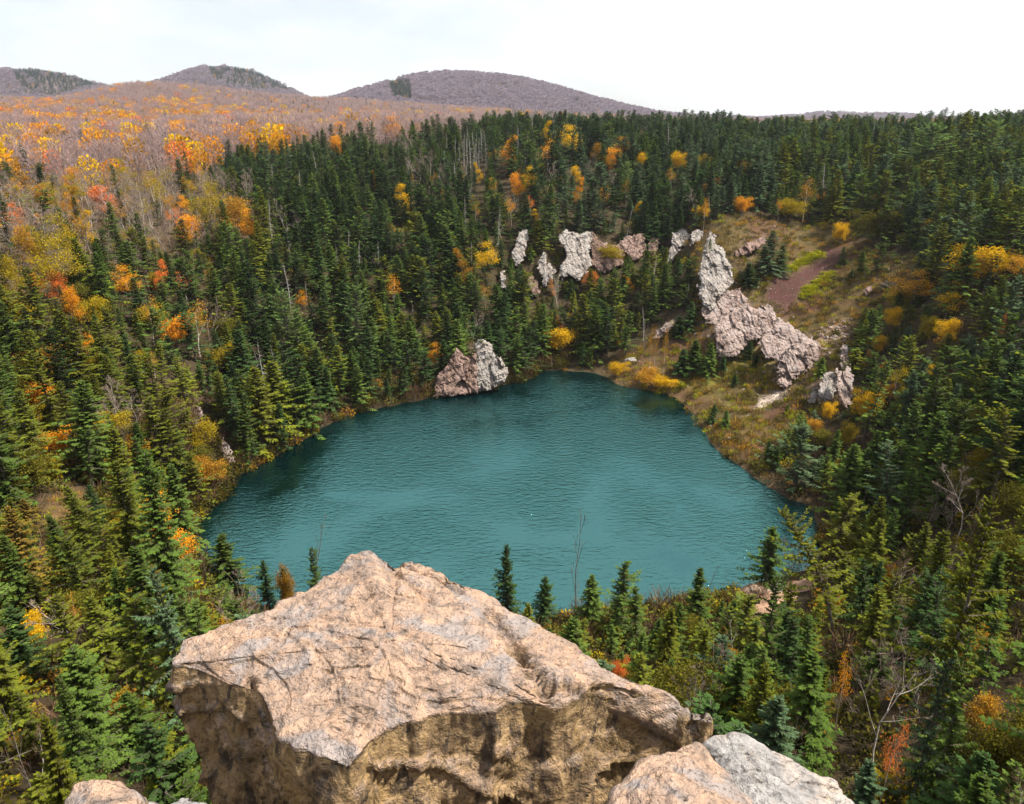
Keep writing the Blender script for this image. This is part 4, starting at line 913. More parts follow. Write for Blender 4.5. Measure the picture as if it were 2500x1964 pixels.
# --- trees picked out one by one from the photograph: crown centre, crown width and height in pixels
LEAFY = [ # px, py, w, h, colour, shape, tall(m), label
 (984,497,50,95,'yellow',2,9,'golden cone-shaped birch alone among dark spruces behind the left shore'),
 (1234,387,50,105,'orange',2,10,'tallest bright orange tree on the ridge behind the lake'),
 (1267,442,34,54,'orange',0,8,'orange tree at the lower right foot of the tallest orange tree'),
 (1293,431,30,36,'yellow',1,7,'small yellow tree right of the two orange ridge trees'),
 (1172,416,24,40,'yellow',2,7,'slim yellow tree beside the grey dead trunks'),
 (1330,317,32,44,'yellow',2,8,'yellow tree high on the ridge, above the orange birch'),
 (1337,372,48,58,'orange',3,10,'orange birch with forked white trunks showing below its crown'),
 (1403,350,50,68,'yellow',1,9,'broad lemon-yellow tree on the ridge skyline of spruces'),
 (1455,358,32,32,'ochre',0,7,'small ochre tree between yellow and orange ridge trees'),
 (1492,383,48,58,'orange',0,9,'deep orange tree on the ridge right of the lemon-yellow one'),
 (1512,356,42,32,'ochre',1,7,'low ochre tree behind the deep orange ridge tree'),
 (1563,383,32,34,'yellow',0,7,'yellow tree at the right end of the ridge autumn trees'),
 (1411,413,26,28,'yellow',0,6,'small yellow tree below the lemon-yellow ridge tree'),
 (1409,460,28,54,'orange',2,8,'narrow orange tree on the slope above the widest white cliff'),
 (1479,479,32,40,'orange',3,7,'sparse orange tree right above the hollow at the lake head'),
 (1530,460,28,42,'ochre',3,7,'thin ochre tree under the pale green pine on the ridge'),
 (1249,501,32,32,'orange',3,6,'sparse orange tree above the slim white rock blade'),
 (1297,501,28,44,'red',3,6,'reddish young tree between the slim blade and the widest white cliff'),
 (1160,505,30,30,'olive',3,5,'sparse olive-yellow tree on the slope left of the white cliffs'),
 (943,320,48,56,'orange',1,9,'bright orange tree where the spruces meet the autumn hillside'),
 (820,343,38,38,'orange',0,8,'round orange tree at the upper edge of the spruce forest'),
 (914,435,20,38,'yellow',2,7,'thin yellow tree inside the grey-green spruce stand'),
 (1138,667,50,112,'ochre',2,9,'tall ochre-gold birch left of the white cliffs'),
 (1179,634,50,68,'yellow',1,7,'bright yellow tree directly left of the thin grey rock'),
 (958,720,60,110,'orange',3,9,'orange birch with visible stems above the left shore spruces'),
 (1437,687,44,58,'red',0,5,'flame-orange tree at the foot of the widest white cliff'),
 (1541,698,32,48,'orange',2,5,'flame-orange sapling in the hollow right of the widest white cliff'),
 (1488,622,46,34,'olive',4,4,'olive-yellow bush in the shaded hollow at the lake head'),
 (1371,836,72,60,'yellow',4,5,'large yellow bush at the far shore of the lake'),
 (1369,788,30,44,'red',2,6,'orange tree standing behind the large yellow shore bush'),
 (1350,700,22,40,'orange',2,5,'narrow orange sapling below the pointed white rock'),
 (493,497,82,76,'olive',1,10,'wide olive and gold crown at the edge of the bare trees'),
 (552,505,80,66,'ochre',0,10,'wide rusty orange crown beside the olive and gold one'),
 (603,551,42,60,'orange',1,8,'bright orange tree against the dark spruces on the left slope'),
 (456,545,62,54,'orange',0,8,'orange tree below the wide olive and gold crown'),
 (118,568,84,64,'olive',1,9,'yellow-olive flat-topped tree on the upper left slope'),
 (60,560,50,40,'ochre',0,8,'ochre tree left of the flat-topped yellow-olive one'),
 (110,620,92,54,'olive',1,8,'lower yellow-olive spreading tree on the upper left slope'),
 (20,640,60,60,'olive',0,8,'olive tree cut by the left edge of the picture'),
 (140,676,52,52,'red',0,6,'coral-red tree above the orange one on the left slope'),
 (313,690,54,64,'orange',1,6,'bright orange tree left of two coral-red trees'),
 (379,668,42,62,'red',2,7,'coral-red tree, left of a pair on the left slope'),
 (445,688,46,54,'red',3,6,'sparse coral-red tree, right of a pair on the left slope'),
 (158,722,58,74,'orange',0,7,'golden-orange tree below the coral-red tree on the left'),
 (354,775,64,110,'ochre',3,8,'leaning white birch with thin rusty crown on the left slope'),
 (467,800,104,130,'ochre',3,9,'many-stemmed white birch under a thin rusty crown on the left slope'),
 (560,882,78,76,'olive',4,5,'round yellow-green bush right of the many-stemmed birch'),
 (97,957,52,42,'orange',4,4,'orange bush among spruces on the lower left slope'),
 (1701,299,42,38,'orange',0,8,'single orange tree on the right ridge skyline'),
 (1654,386,26,20,'yellow',4,5,'small yellow tree deep in the right ridge spruces'),
 (1751,438,38,36,'orange',3,6,'sparse orange tree in the middle of the right ridge forest'),
 (1643,424,30,26,'ochre',3,6,'thin gold tree left of the sparse orange ridge tree'),
 (1724,508,26,48,'orange',3,7,'sparse orange tree just above the tall pinnacle'),
 (1975,478,48,80,'ochre',3,9,'rust-orange birch with a bent pale trunk on the right slope'),
 (1906,498,24,28,'orange',3,5,'tiny orange tree left of the bent rusty birch'),
 (2159,546,74,48,'bushy',4,6,'yellow-green tree beside the spruces above the maroon scree'),
 (2055,566,32,32,'yellow',4,4,'small yellow bush above the bright moss band'),
 (2420,637,96,46,'yellow',4,5,'long yellow bush at the forest edge far right'),
 (2238,700,82,68,'ochre',1,6,'ochre tree beside the grey dead shrub on the right slope'),
 (2325,728,78,76,'yellow',1,6,'brightest yellow tree on the right slope'),
 (2325,802,46,38,'yellow',4,4,'small yellow bush right below the brightest yellow tree'),
 (2279,798,32,42,'olive',4,4,'olive bush left of the small yellow bush on the right slope'),
 (2188,773,38,38,'yellow',4,4,'little yellow bush under the grey dead shrub'),
 (2150,835,34,26,'yellow',4,3,'little yellow bush above the small upright pinkish rock'),
 (2461,790,36,60,'red',3,8,'white birch with a red-orange tuft on top at the right edge'),
 (2026,1001,32,30,'yellow',4,3,'yellow bush at the foot of the rounded grey outcrop'),
 (2130,992,54,64,'yellow',4,5,'gold bush right of the rounded grey outcrop'),
 (1990,1042,40,32,'ochre',4,3,'ochre bush below the rounded grey outcrop'),
 (2152,955,40,36,'ochre',4,4,'gold-brown bush above the gold bush on the right slope'),
 (2080,1060,36,44,'olive',4,4,'olive bush among the young spruces on the right bank'),
 (1507,902,40,30,'yellow',4,3,'low yellow bush on the shore under the lake head'),
 (1585,922,54,44,'ochre',4,4,'orange-gold bush at the foot of the white-trunked birches'),
 (1617,938,52,34,'yellow',4,3,'yellow bush at the water below the white-trunked birches'),
 (2080,1612,60,64,'orange',3,6,'sparse orange tree rising between near spruces lower right'),
 (2197,1776,84,60,'red',3,6,'sparse young tree with pinkish leaves near the bottom right'),
 (1512,1640,46,40,'red',4,3,'small red-orange bush just right of the big boulder'),
 (170,1470,50,60,'ochre',3,6,'thin golden tree among dark spruces on the near left'),
 (690,1420,40,50,'ochre',4,3,'small rusty bush left of the boulder top'),
 (560,1545,50,40,'ochre',4,3,'rusty-gold bush behind the left shoulder of the boulder'),
]
for (px, py, w, h, c, sh, tall, lab) in LEAFY:
    if py < 720: w, h, tall = w*1.22, h*1.15, tall*1.1
    p, t = place_by_top(px, py-h/2, tall)
    if p is None: print('no place', lab); continue
    bush = sh == 4; tall = fit_h(p, px, py-h/2)
    rw = max(w*0.5*t/FPX, 0.6)
    tree('leafy_bush' if bush else 'autumn_tree', LEAF[c][sh], p, tall, rw*1.05, rh.uniform(0, 6.28), lab, 'bush' if bush else 'tree')
    a = np.linspace(0, 6.28, 14)
    mask_poly(np.stack([px+np.cos(a)*w*.5, py+np.sin(a)*h*.5], 1), t)
BARE_HERO = [ # px of tip, py of tip, tall, shape, label
 (1043,372,10,1,'bare white birch with fanned stems on the slope below the dead trunks'),
 (1020,378,9,3,'bare pale birch left of the fanned white birch'),
 (1337,390,9,3,'bare forked white birch under the orange ridge birch'),
 (115,470,10,3,'bare white-limbed birch on the far left upper slope'),
 (265,440,11,3,'tall bare birch with pale limbs in the bare left wood'),
 (330,455,11,1,'bare many-limbed birch right of the tall pale-limbed one'),
 (180,500,10,0,'bare grey tree left of the tall pale birches'),
 (400,480,11,2,'bare grey tree with leaning limbs at the right of the bare wood'),
 (455,520,10,0,'bare brownish tree beside the orange trees on the left slope'),
 (40,520,10,2,'bare grey tree at the left picture edge above the olive tree'),
 (690,480,9,3,'small bare cream-coloured birch inside the left spruces'),
 (258,930,7,1,'clump of bare pale stems among spruces on the lower left slope'),
 (310,940,7,3,'leaning bare birch stems beside the pale stem clump'),
 (285,410,9,3,'bare white birch standing above the orange edge trees on the left'),
 (1413,1222,10,2,'tall leafless sapling in front of the lake, right of the boulder tip'),
 (2200,1590,7,3,'bare branching pale tree among near spruces on the right'),
 (2140,1500,7,0,'bare thin tree right of the leaning spruce trunk'),
 (1690,1560,7,0,'bare brown thicket tree between boulder and trail'),
 (1930,1320,5,1,'leafless grey bush at the shore behind the small shore spruce'),
 (2270,1190,7,0,'bare purple-brown tree on the right bank above the water'),
 (2330,1170,7,2,'bare brown tree next to the purple-brown one on the right bank'),
 (2385,1120,8,3,'bare pale tree with twisted limbs at the right'),
 (2490,790,8,3,'bare white birch stem at the right picture edge'),
 (150,1420,6,3,'bare forked tree on the near left slope'),
 (540,1420,7,0,'thin bare tree left of the boulder against the shore'),
 (735,1235,8,2,'spindly bare tree in front of the water behind the boulder'),
 (1738,1360,5,2,'thin dead stem beside the round shore spruce'),
]
for (px, py, tall, sh, lab) in BARE_HERO:
    p, t = place_by_top(px, py, tall)
    if p is None: print('no place', lab); continue
    tall = fit_h(p, px, py)
    if 'sapling' in lab or 'spindly' in lab or 'dead stem' in lab: pr = SAPLING; w_ = tall*.14
    else: pr = BARE[sh]; w_ = None
    tree('bare_tree', pr, p, tall, w_, rh.uniform(0, 6.28), lab)
    mask_poly(np.array([(px-14, py+5), (px+14, py+5), (px+14, py+tall*FPX/t*.7), (px-14, py+tall*FPX/t*.7)]), t)
for i, (px, top) in enumerate(((1590, 806), (1604, 825), (1628, 798))):
    p, t = place_by_top(px, top, 11.5)
    tree('birch_tree', LEAF['ochre'][3], p, 11.5, .9, i*2., ['leftmost of three slender white birches on the far bank', 'middle and shortest of three slender white birches on the far bank', 'rightmost and tallest of three slender white birches on the far bank'][i])
SNAGS = [(1131,322),(1140,312),(1147,330),(1153,318),(1162,325),(1170,335),(1185,322),(1120,345),(1158,345),(1176,312)]
for i, (px, py) in enumerate(SNAGS):
    p, t = place_by_top(px, py, 10)
    tree('dead_tree', SNAG[i % 3], p, 10, None, i*1.7, f"{['first','second','third','fourth','fifth','sixth','seventh','eighth','ninth','tenth'][sorted(x[0] for x in SNAGS).index(px)]} from the left of the grey dead trunks on the ridge")
    mask_poly(np.array([(px-5, py), (px+5, py), (px+5, py+60), (px-5, py+60)]), t)
for (px, py, h, lab) in [(700,545,8,'grey dead spruce standing among live ones on the left slope'),(875,590,8,'grey dead spruce with bare arms below the golden cone-shaped birch'),(2015,400,10,'grey leafless spruce on the right slope above the bent rusty birch'),(1150,590,7,'short grey snag left of the white cliffs'),(850,560,7,'slanting grey snag in the middle of the left forest'),(735,330,9,'tall grey snag at the upper forest edge'),(660,400,9,'pale dead trunk in the grey-green spruce stand'),(2215,685,3,'grey dead shrub with tangled twigs on the right slope'),(560,470,8,'grey snag beside the wide rusty crown')]:
    p, t = place_by_top(px, py, h)
    if p is not None: tree('dead_tree', SNAG[int(px) % 3] if h > 3 else BARE[1], p, h, None if h > 3 else 2.4, px*1., lab)
# single conifers one can name
CONIF = [ # tip px, py, height m, half width px, tone, shape, label
 (1237,1326,7.5,44,'dark',5,'dark dense spruce standing against the water right of the boulder tip'),
 (1331,1405,6,30,'dark',0,'smaller dark spruce right of the dense one against the water'),
 (1447,1400,6,40,'mid',2,'olive spruce behind the tall leafless sapling'),
 (1518,1372,8,44,'mid',4,'tall ragged spruce in front of the water, left of centre shore'),
 (1562,1425,6.5,34,'mid',4,'lower spruce leaning on the tall ragged shore spruce'),
 (1711,1382,7.5,48,'mid',5,'round full spruce on the near shore'),
 (1890,1284,7.5,34,'mid',1,'slim spruce on the near shore just before the trail'),
 (760,1332,6,28,'mid',3,'thin spruce poking up behind the boulder on its left'),
 (640,1365,5,22,'dark',1,'slender small spruce at the near left water edge'),
 (690,1385,5,20,'dark',0,'tiny spruce between the slender one and the boulder'),
 (840,1365,3.5,16,'mid',0,'little spruce top just left of the boulder tip'),
 (1290,1470,5,30,'lime',2,'yellow-green young spruce hugging the boulder right edge'),
 (1640,1480,6,40,'lime',2,'bushy yellow-green spruce below the round shore spruce'),
 (1900,1400,9,40,'mid',3,'spruce in front of the trail with a bare lower trunk'),
 (1868,600,5,34,'dark',2,'lower dark spruce left of the large clump by the pinnacle'),
 (1912,598,5.5,36,'dark',0,'dark spruce at the right side of the large clump by the pinnacle'),
 (1850,668,3,24,'dark',5,'low dark spruce between pinnacle and maroon scree'),
 (2062,600,4,34,'mid',5,'bushy green spruce at the top end of the maroon scree'),
 (2108,612,4.5,40,'mid',2,'wide green spruce above the lone brown boulder'),
 (2150,590,6,50,'mid',7,'tall wide spruce at the forest edge over the lone brown boulder'),
 (2082,655,2.6,26,'dark',5,'stubby dark spruce just left of the lone brown boulder on the slope'),
 (2165,680,2.4,24,'mid',5,'stubby green spruce close beside the lone brown boulder on the slope'),
 (2010,870,3.6,22,'mid',0,'young spruce above the rounded grey outcrop'),
 (2095,850,4.5,28,'lime',1,'young spruce right of the small upright pinkish rock'),
 (1925,985,2,18,'mid',5,'tiny spruce below the white scree streak'),
 (1888,560,9,56,'blue',5,'large dark spruce clump right of the tall pinnacle'),
 (1830,640,5,28,'dark',0,'dark spruce on the slope below the reddish rock band'),
 (1833,832,4,18,'dark',0,'single small spruce in front of the broad pink cliff'),
 (1848,862,3,16,'dark',5,'lower of two small spruces in front of the broad pink cliff'),
 (1795,913,2.6,13,'dark',0,'lone tiny spruce in the middle of the grassy right slope'),
 (1768,868,3.5,14,'dark',1,'small spruce at the lower left corner of the broad pink cliff'),
 (1700,828,6,34,'mid',0,'spruce beside the birches, front of a dark trio on the bank'),
 (1738,835,6.5,34,'mid',2,'fullest spruce of the dark trio on the bank'),
 (1670,850,5.5,28,'dark',1,'leftmost spruce of the dark trio on the bank'),
 (1690,735,6,26,'dark',0,'dark spruce at the left foot of the tall pinnacle'),
 (1660,770,5,24,'dark',1,'dark spruce on the gully edge left of the pinnacle foot'),
 (1745,985,3.6,28,'dark',5,'dark bushy spruce on the right shore'),
 (1775,1000,3.2,24,'mid',2,'green bushy spruce next to the dark one on the right shore'),
 (1735,580,2,16,'mid',5,'small shrub-like spruce on top of the tall pinnacle'),
 (350,1100,13,62,'mid',0,'tallest spruce on the near left slope beside the water'),
 (415,1130,11,50,'mid',2,'broad spruce right of the tallest near left spruce'),
 (280,1120,10,44,'lime',1,'yellow-green spruce left of the tallest near left spruce'),
 (540,1300,7,60,'mid',5,'wide green spruce at the near left corner of the lake'),
 (2430,1210,13,70,'lime',3,'tall open yellow-green spruce on the right'),
 (2310,1290,9,50,'lime',0,'pointed yellow-green spruce left of the tall open one'),
 (2395,1530,9,52,'mid',4,'half-bare grey-green spruce low on the right'),
 (2150,1440,6,36,'lime',1,'small pointed yellow-green spruce right of the leaning trunk'),
 (2320,1600,8,44,'blue',3,'bluish thin spruce near the right bottom'),
 (1870,1610,8,64,'lime',2,'broad yellow-green spruce right of the boulder, above the grey rock'),
 (100,1740,8,70,'lime',2,'yellow-green spruce at the lower left, above the small peach rock'),
 (140,1640,7,60,'mid',5,'bright green spruce above the lower left yellow-green one'),
 (220,1450,6,36,'lime',1,'small lime-tipped spruce on the near left slope'),
 (310,1480,6,34,'mid',0,'small green spruce right of the lime-tipped one'),
 (390,1370,11,56,'blue',4,'dark bluish spruce with drooping boughs left of the boulder'),
]
for (px, py, h, hw, tone, sh, lab) in CONIF:
    if not lab: continue
    p, t = place_by_top(px, py, h)
    if p is None: print('no place', lab); continue
    h = fit_h(p, px, py)
    if 'on top of' in lab:
        h = 2.0; p = at(px, py, 142.0); p[2] -= h
    tree('spruce_tree', (FINE if t < 80 else SPR)[tone][sh], p, h, min(hw*t/FPX*(1.3 if t < 80 else 1), .42*h), rh.uniform(0, 6.28), lab)
    a = [(px, py), (px+hw, py+h*FPX/t*.6), (px-hw, py+h*FPX/t*.6)]; mask_poly(np.array(a, float), t)
p, t = place_by_top(2010, 1172, 13); p2 = at(2100, 1520, 60)
p, t = place_by_top(2110, 1215, 12.5)
tree('leaning_spruce', LEANER, p, 12.2, 2.1, 0.0, 'leaning yellow-green spruce with a long bare trunk beside the trail', 'tree', (0, -0.12))
mask_poly(np.array([(2000,1170),(2070,1300),(2110,1530),(2010,1400),(1990,1260)], float), t)
for (px, py, h, hw, lab) in [(690,712,13,66,'large soft feathery pine on the left shore'),(866,700,13,60,'second feathery pine, right of the large one on the left shore'),(2283,300,14,95,'big pale green pine rising over the right ridge'),(2430,295,13,60,'smaller pale green pine right of the big one on the ridge'),(1533,395,10,30,'pale green pine on the ridge above the lake head'),(2380,690,0,0,'')]:
    if not lab: continue
    p, t = place_by_top(px, py, h); tree('pine_tree', PINE, p, h, hw*t/FPX, rh.uniform(0, 6.28), lab)
    mask_poly(np.array([(px, py), (px+hw*.7, py+h*FPX/t*.5), (px-hw*.7, py+h*FPX/t*.5)], float), t)
print('named trees', len(TREES), round(time.time()-T0, 1))

# ------------------------------------------------------------------ the woods: every tree stands on the ground, its kind follows the stands in the photograph
rs = np.random.default_rng(77)
def jitter_points(r0, r1, sp, azd=49):
    n = int(2*r1/sp)+2; ys = np.arange(max(r0*0.6, 4), r1, sp); out = []
    xs = np.arange(-r1, r1, sp)
    gx, gy = np.meshgrid(xs, ys); gx = gx + (np.arange(len(ys)) % 2)[:, None]*sp*.5
    gx = gx + rs.uniform(-.42, .42, gx.shape)*sp; gy = gy + rs.uniform(-.42, .42, gy.shape)*sp
    P = np.stack([gx.ravel(), gy.ravel()], 1); a_, r_ = az_r(P[:, 0], P[:, 1])
    return P[(r_ > r0) & (r_ <= r1) & (np.abs(a_) < R(azd))]
def grid_z(P):
    """bilinear height from the ground sheet"""
    a_, r_ = az_r(P[:, 0], P[:, 1])
    fi = np.interp(r_, RR, np.arange(len(RR))); fj = np.interp(a_, AZ, np.arange(len(AZ)))
    i = np.clip(fi.astype(int), 0, nr-2); j = np.clip(fj.astype(int), 0, na-2); u = fi-i; v = fj-j
    return GZ[i, j]*(1-u)*(1-v) + GZ[i+1, j]*u*(1-v) + GZ[i, j+1]*(1-u)*v + GZ[i+1, j+1]*u*v
def visible_ground(P3, lift):
    """drops what lies hidden behind the lie of the land"""
    ok = np.ones(len(P3), bool); o = Vector((0, 0, CAM_H))
    for i, p in enumerate(P3):
        d = Vector((p[0], p[1], p[2]+lift)) - o; L_ = d.length; d.normalize()
        h = bvh.ray_cast(o + d*9, d, L_-9.5)
        if h[0] is not None: ok[i] = False
    return ok
def in_poly(px, py, P): return poly_sd(np.stack([px, py], 1), P) < 0
BORDER = ([-200, 0, 300, 430, 650, 800, 1000, 1150, 1250], [480, 480, 480, 470, 405, 380, 365, 352, 300])

def plant_band(r0, r1, sp, hr):
    P = jitter_points(r0, r1, sp); P = P[poly_sd(P, SHORE) > np.where(P[:, 0] < 5, .35, .9)] if r0 < 170 else P
    z = grid_z(P); P3 = np.concatenate([P, z[:, None]], 1)
    px, py, t = project(P3); tx, ty, _ = project(P3 + np.array([0, 0, 11.]))
    k = (t > 5) & (px > -90) & (px < 2590) & (ty < 2150) & (py > 0)
    P3, px, py, t = P3[k], px[k], py[k], t[k]
    k = visible_ground(P3, 9.0); P3, px, py, t = P3[k], px[k], py[k], t[k]
    op = in_poly(px, py, OPEN_SLOPE); dec = in_poly(px, py, DECID); lo_ = in_poly(px, py, LEFTOPEN)
    hill = (py < np.interp(px, *BORDER)) & (px < 1250)
    cl = fbm(P3[:, 0], P3[:, 1], 0.045, 2, 21); cl2 = fbm(P3[:, 0], P3[:, 1], 0.03, 2, 41)
    taken = np.array([q['p'][:2] for q in TREES if q['hero']])
    for i in range(len(P3)):
        if op[i] or lo_[i] or hill[i]: continue
        p = P3[i]; x_, y_, d_ = px[i], py[i], t[i]; u = rs.random()
        if np.hypot(p[0], p[1]) < 12: continue
        if (np.hypot(*(taken-p[:2]).T) < 1.5).any(): continue
        far = d_ > 150
        h = rs.uniform(*hr)*(1+0.25*cl[i])
        if d_ < 62: h *= 0.72
        if dec[i]:
            kind = 'bare' if u < .46 else 'brown' if u < .64 else 'leaf' if u < .84 else 'spruce'
        elif x_ < 560 and y_ > 620 and d_ > 60:
            kind = 'brown' if u < .09 else 'leaf' if u < .13 else 'shrub' if u < .28 else 'spruce'
        elif d_ < 62: kind = 'brown' if u < .13 else 'sap' if u < .16 else 'leaf' if u < .175 else 'shrub' if u < .23 else 'spruce'
        elif x_ > 2000 and y_ > 900: kind = 'brown' if u < .10 else 'leaf' if u < .13 else 'shrub' if u < .27 else 'spruce'
        elif 1000 < x_ < 1330 and 380 < y_ < 560: kind = 'bare' if u < .12 else 'leaf' if u < .17 else 'snag' if u < .23 else 'spruce'
        elif x_ > 1700: kind = 'leaf' if u < .02 else 'shrub' if u < .07 else 'snag' if u < .085 else 'spruce'
        else: kind = 'leaf' if u < .014 else 'snag' if u < .035 else 'bare' if u < .05 else 'spruce'
        if kind == 'spruce':
            v = rs.random() + cl2[i]*.5
            if x_ < 560 and y_ > 560: tone = 'lime' if v < .42 else 'mid' if v < .85 else 'dark'
            elif d_ < 75: tone = 'lime' if v < .32 else 'mid' if v < .8 else 'dark' if v < 1.0 else 'blue'
            elif x_ > 1900: tone = 'lime' if v < .24 else 'mid' if v < .74 else 'blue'
            elif x_ > 1350 and y_ < 620: tone = 'blue' if v < .55 else 'mid' if v < .75 else 'dark'
            elif y_ < 480: tone = 'blue' if v < .3 else 'mid' if v < .72 else 'dark'
            else: tone = 'dark' if v < .55 else 'mid' if v < .95 else 'lime'
            if rs.random() < .012 and d_ < 120: tone = 'rust'
            sh = int(rs.integers(0, 8)); pr = (FINE if d_ < 80 else SPR)[tone][sh]
            w = pr.Rw*h/10*rs.uniform(.85, 1.2)*(1.3 if d_ < 110 else 1.45); kd = 'spruce_tree'
            if y_ < 520 and x_ < 1300 and rs.random() < .5: pr = SPR[tone][3]; w *= .8
        elif kind in ('bare', 'brown'):
            pr = (BARE if kind == 'bare' else BARE_BROWN)[int(rs.integers(0, 4))]; kd = 'bare_tree'; tone = 'pale' if kind == 'bare' else 'brown'
            h = h*.85 if kind == 'bare' else h*.62; w = pr.Rw*h/9*rs.uniform(.9, 1.2)
        elif kind == 'sap': pr = SAPLING; kd = 'bare_tree'; tone = 'thin'; h *= .8; w = h*.16
        elif kind == 'snag': pr = SNAG[int(rs.integers(0, 3))]; kd = 'dead_tree'; tone = 'grey'; w = h*.12
        elif kind == 'shrub':
            tone = rs.choice(['bushy', 'olive', 'ochre', 'yellow', 'orange'], p=[.46, .24, .14, .10, .06]); tone = 'bushy' if d_ < 62 and rs.random() < .85 else tone; pr = LEAF[tone][4]; kd = 'leafy_bush'; h = rs.uniform(2.0, 4.5); w = h*rs.uniform(.38, .6)
        else:
            tone = rs.choice(['olive', 'ochre', 'orange', 'yellow', 'red'], p=[.26, .40, .2, .06, .08]); pr = LEAF[tone][int(rs.choice([0, 1, 2, 3, 3, 3]))]; kd = 'autumn_tree'
            h = h*(.8 if dec[i] else .5); w = pr.Rw*h/9*rs.uniform(.9, 1.3)
        if blocks(p, h*.96, w*.85, 0.02):
            if kd != 'spruce_tree' or d_ > 170: continue
            h *= .42; w *= .55
            if blocks(p, h*.96, w*.85, 0.02):
                h *= .5; w *= .6
                if h < 1.2 or blocks(p, h*.96, w*.85, 0.02): continue
        tree(kd, pr, p, h, w, rs.uniform(0, 6.28), None, 'bush' if kd == 'leafy_bush' else 'tree', (rs.normal(0, .05), rs.normal(0, .05)), False, tone)
plant_band(13, 75, 2.5, (5.0, 11.5))
plant_band(75, 115, 2.7, (5.0, 12.5))
plant_band(115, 180, 2.8, (3.4, 11.0))
plant_band(180, 340, 3.1, (4.4, 10.8))
print('woods', len(TREES), round(time.time()-T0, 1))

# --- which of them show largest: a coarse depth picture
SEEN = np.full((BH, BW), -1, int); ZV = np.full((BH, BW), 1e9)
for rim in (RIM1, RIM2, RIM3, RIM4, RIM5):
    P = np.array([(a, b) for a, b, _ in rim], float)
    if rim is RIM1: P = np.concatenate([P[:34], [(1700, 1990), (520, 1990), (410, 1700)]])
    ZS = ZB.copy(); ZB[:] = 1e9; mask_poly(P, 2.0); ZV[ZB < 1e8] = 2.0; ZB[:] = ZS
bp = np.array([q['p'] for q in TREES]); hh = np.array([q['h'] for q in TREES]); ww_ = np.array([q['w'] for q in TREES])
bx, by, bt = project(bp); tx, ty, _ = project(bp + np.stack([0*hh, 0*hh, hh], 1))
for i in np.argsort(bt):
    hw = ww_[i]*FPX/bt[i]
    x0, x1, y0, y1 = cells(bx[i]-hw, bx[i]+hw, ty[i], by[i])
    if x1 <= x0 or y1 <= y0: continue
    gx, gy = np.meshgrid((np.arange(x0, x1)+.5)*CELL, (np.arange(y0, y1)+.5)*CELL)
    f = np.clip((gy-ty[i])/max(by[i]-ty[i], 1e-6), 0, 1); con = TREES[i]['kind'] in ('spruce_tree', 'pine_tree')
    ins = np.abs(gx-bx[i]) <= (hw*(.85*f if con else .6) + CELL*.25)
    ins &= (gx < 2500) & (gy < 1964)
    v = ins & (ZV[y0:y1, x0:x1] > bt[i])
    ZV[y0:y1, x0:x1][v] = bt[i]; SEEN[y0:y1, x0:x1][v] = i
cnt = np.bincount(SEEN[SEEN >= 0], minlength=len(TREES))
for i, q in enumerate(TREES): q['n'] = cnt[i]; q['px'] = (bx[i], (by[i]+ty[i])/2, bt[i])
LIMIT = {'spruce_tree': 292, 'bare_tree': 190, 'dead_tree': 70, 'autumn_tree': 230, 'leafy_bush': 230}
chosen = []
for kd in sorted({q['kind'] for q in TREES}):
    mem = [i for i, q in enumerate(TREES) if q['kind'] == kd]
    mem.sort(key=lambda i: (-int(TREES[i]['hero']), -cnt[i]))
    lim = LIMIT.get(kd, 300)
    take = [i for k, i in enumerate(mem) if k < lim and (TREES[i]['hero'] or cnt[i] >= 2)]
    chosen += take
chosen_set = set(chosen)

# --- names for the rest: by look, then by the nearest thing one can point at
MARKS = [(904,1346,'the boulder tip'),(421,1608,'the boulder left corner'),(1718,1820,'the boulder right end'),(1900,1850,'the pale grey rock'),(245,1915,'the small peach rock'),(1960,1425,'the trail'),(2060,1350,'the leaning spruce'),
 (1750,650,'the tall pinnacle'),(1820,800,'the broad pink cliff'),(2020,945,'the rounded grey outcrop'),(1970,690,'the maroon scree'),(2121,710,'the lone brown boulder'),(2325,728,'the brightest yellow tree'),(2420,637,'the long yellow bush'),(2283,330,'the big pale pine'),
 (1701,299,'the orange tree on the skyline'),(1975,478,'the bent rusty birch'),(1545,600,'the brown hollow cliff'),(1405,620,'the widest white cliff'),(1270,605,'the slim white blade'),(1371,836,'the large yellow shore bush'),(1180,900,'the cliff at the water'),
 (866,720,'the second feathery pine'),(690,740,'the large feathery pine'),(984,497,'the golden cone-shaped birch'),(1234,387,'the tallest orange tree'),(1155,330,'the grey dead trunks'),(943,320,'the orange tree by the hillside'),(820,343,'the round orange tree'),
 (603,551,'the bright orange slope tree'),(520,500,'the wide olive crown'),(265,480,'the tall bare birch'),(118,568,'the flat-topped olive tree'),(379,668,'the coral-red pair'),(158,722,'the golden-orange tree'),(467,830,'the many-stemmed birch'),(560,882,'the round yellow-green bush'),
 (552,1100,'the pale rock at the left shore'),(482,1005,'the pinkish rock patch'),(97,957,'the orange bush'),(155,1240,'the brown bare patch'),(350,1150,'the tallest near left spruce'),(540,1340,'the wide corner spruce'),(390,1400,'the bluish drooping spruce'),(140,1660,'the bright green spruce'),
 (1605,880,'the slender white birches'),(1403,350,'the lemon-yellow tree'),(1138,667,'the ochre-gold birch'),(2430,1250,'the tall open spruce'),(1870,1640,'the broad yellow-green spruce'),(2320,1640,'the bluish thin spruce'),(2130,992,'the gold bush'),(958,720,'the orange birch with stems'),(1237,1360,'the dense shore spruce'),(1711,1420,'the round shore spruce'),(2080,1612,'the sparse orange tree')]
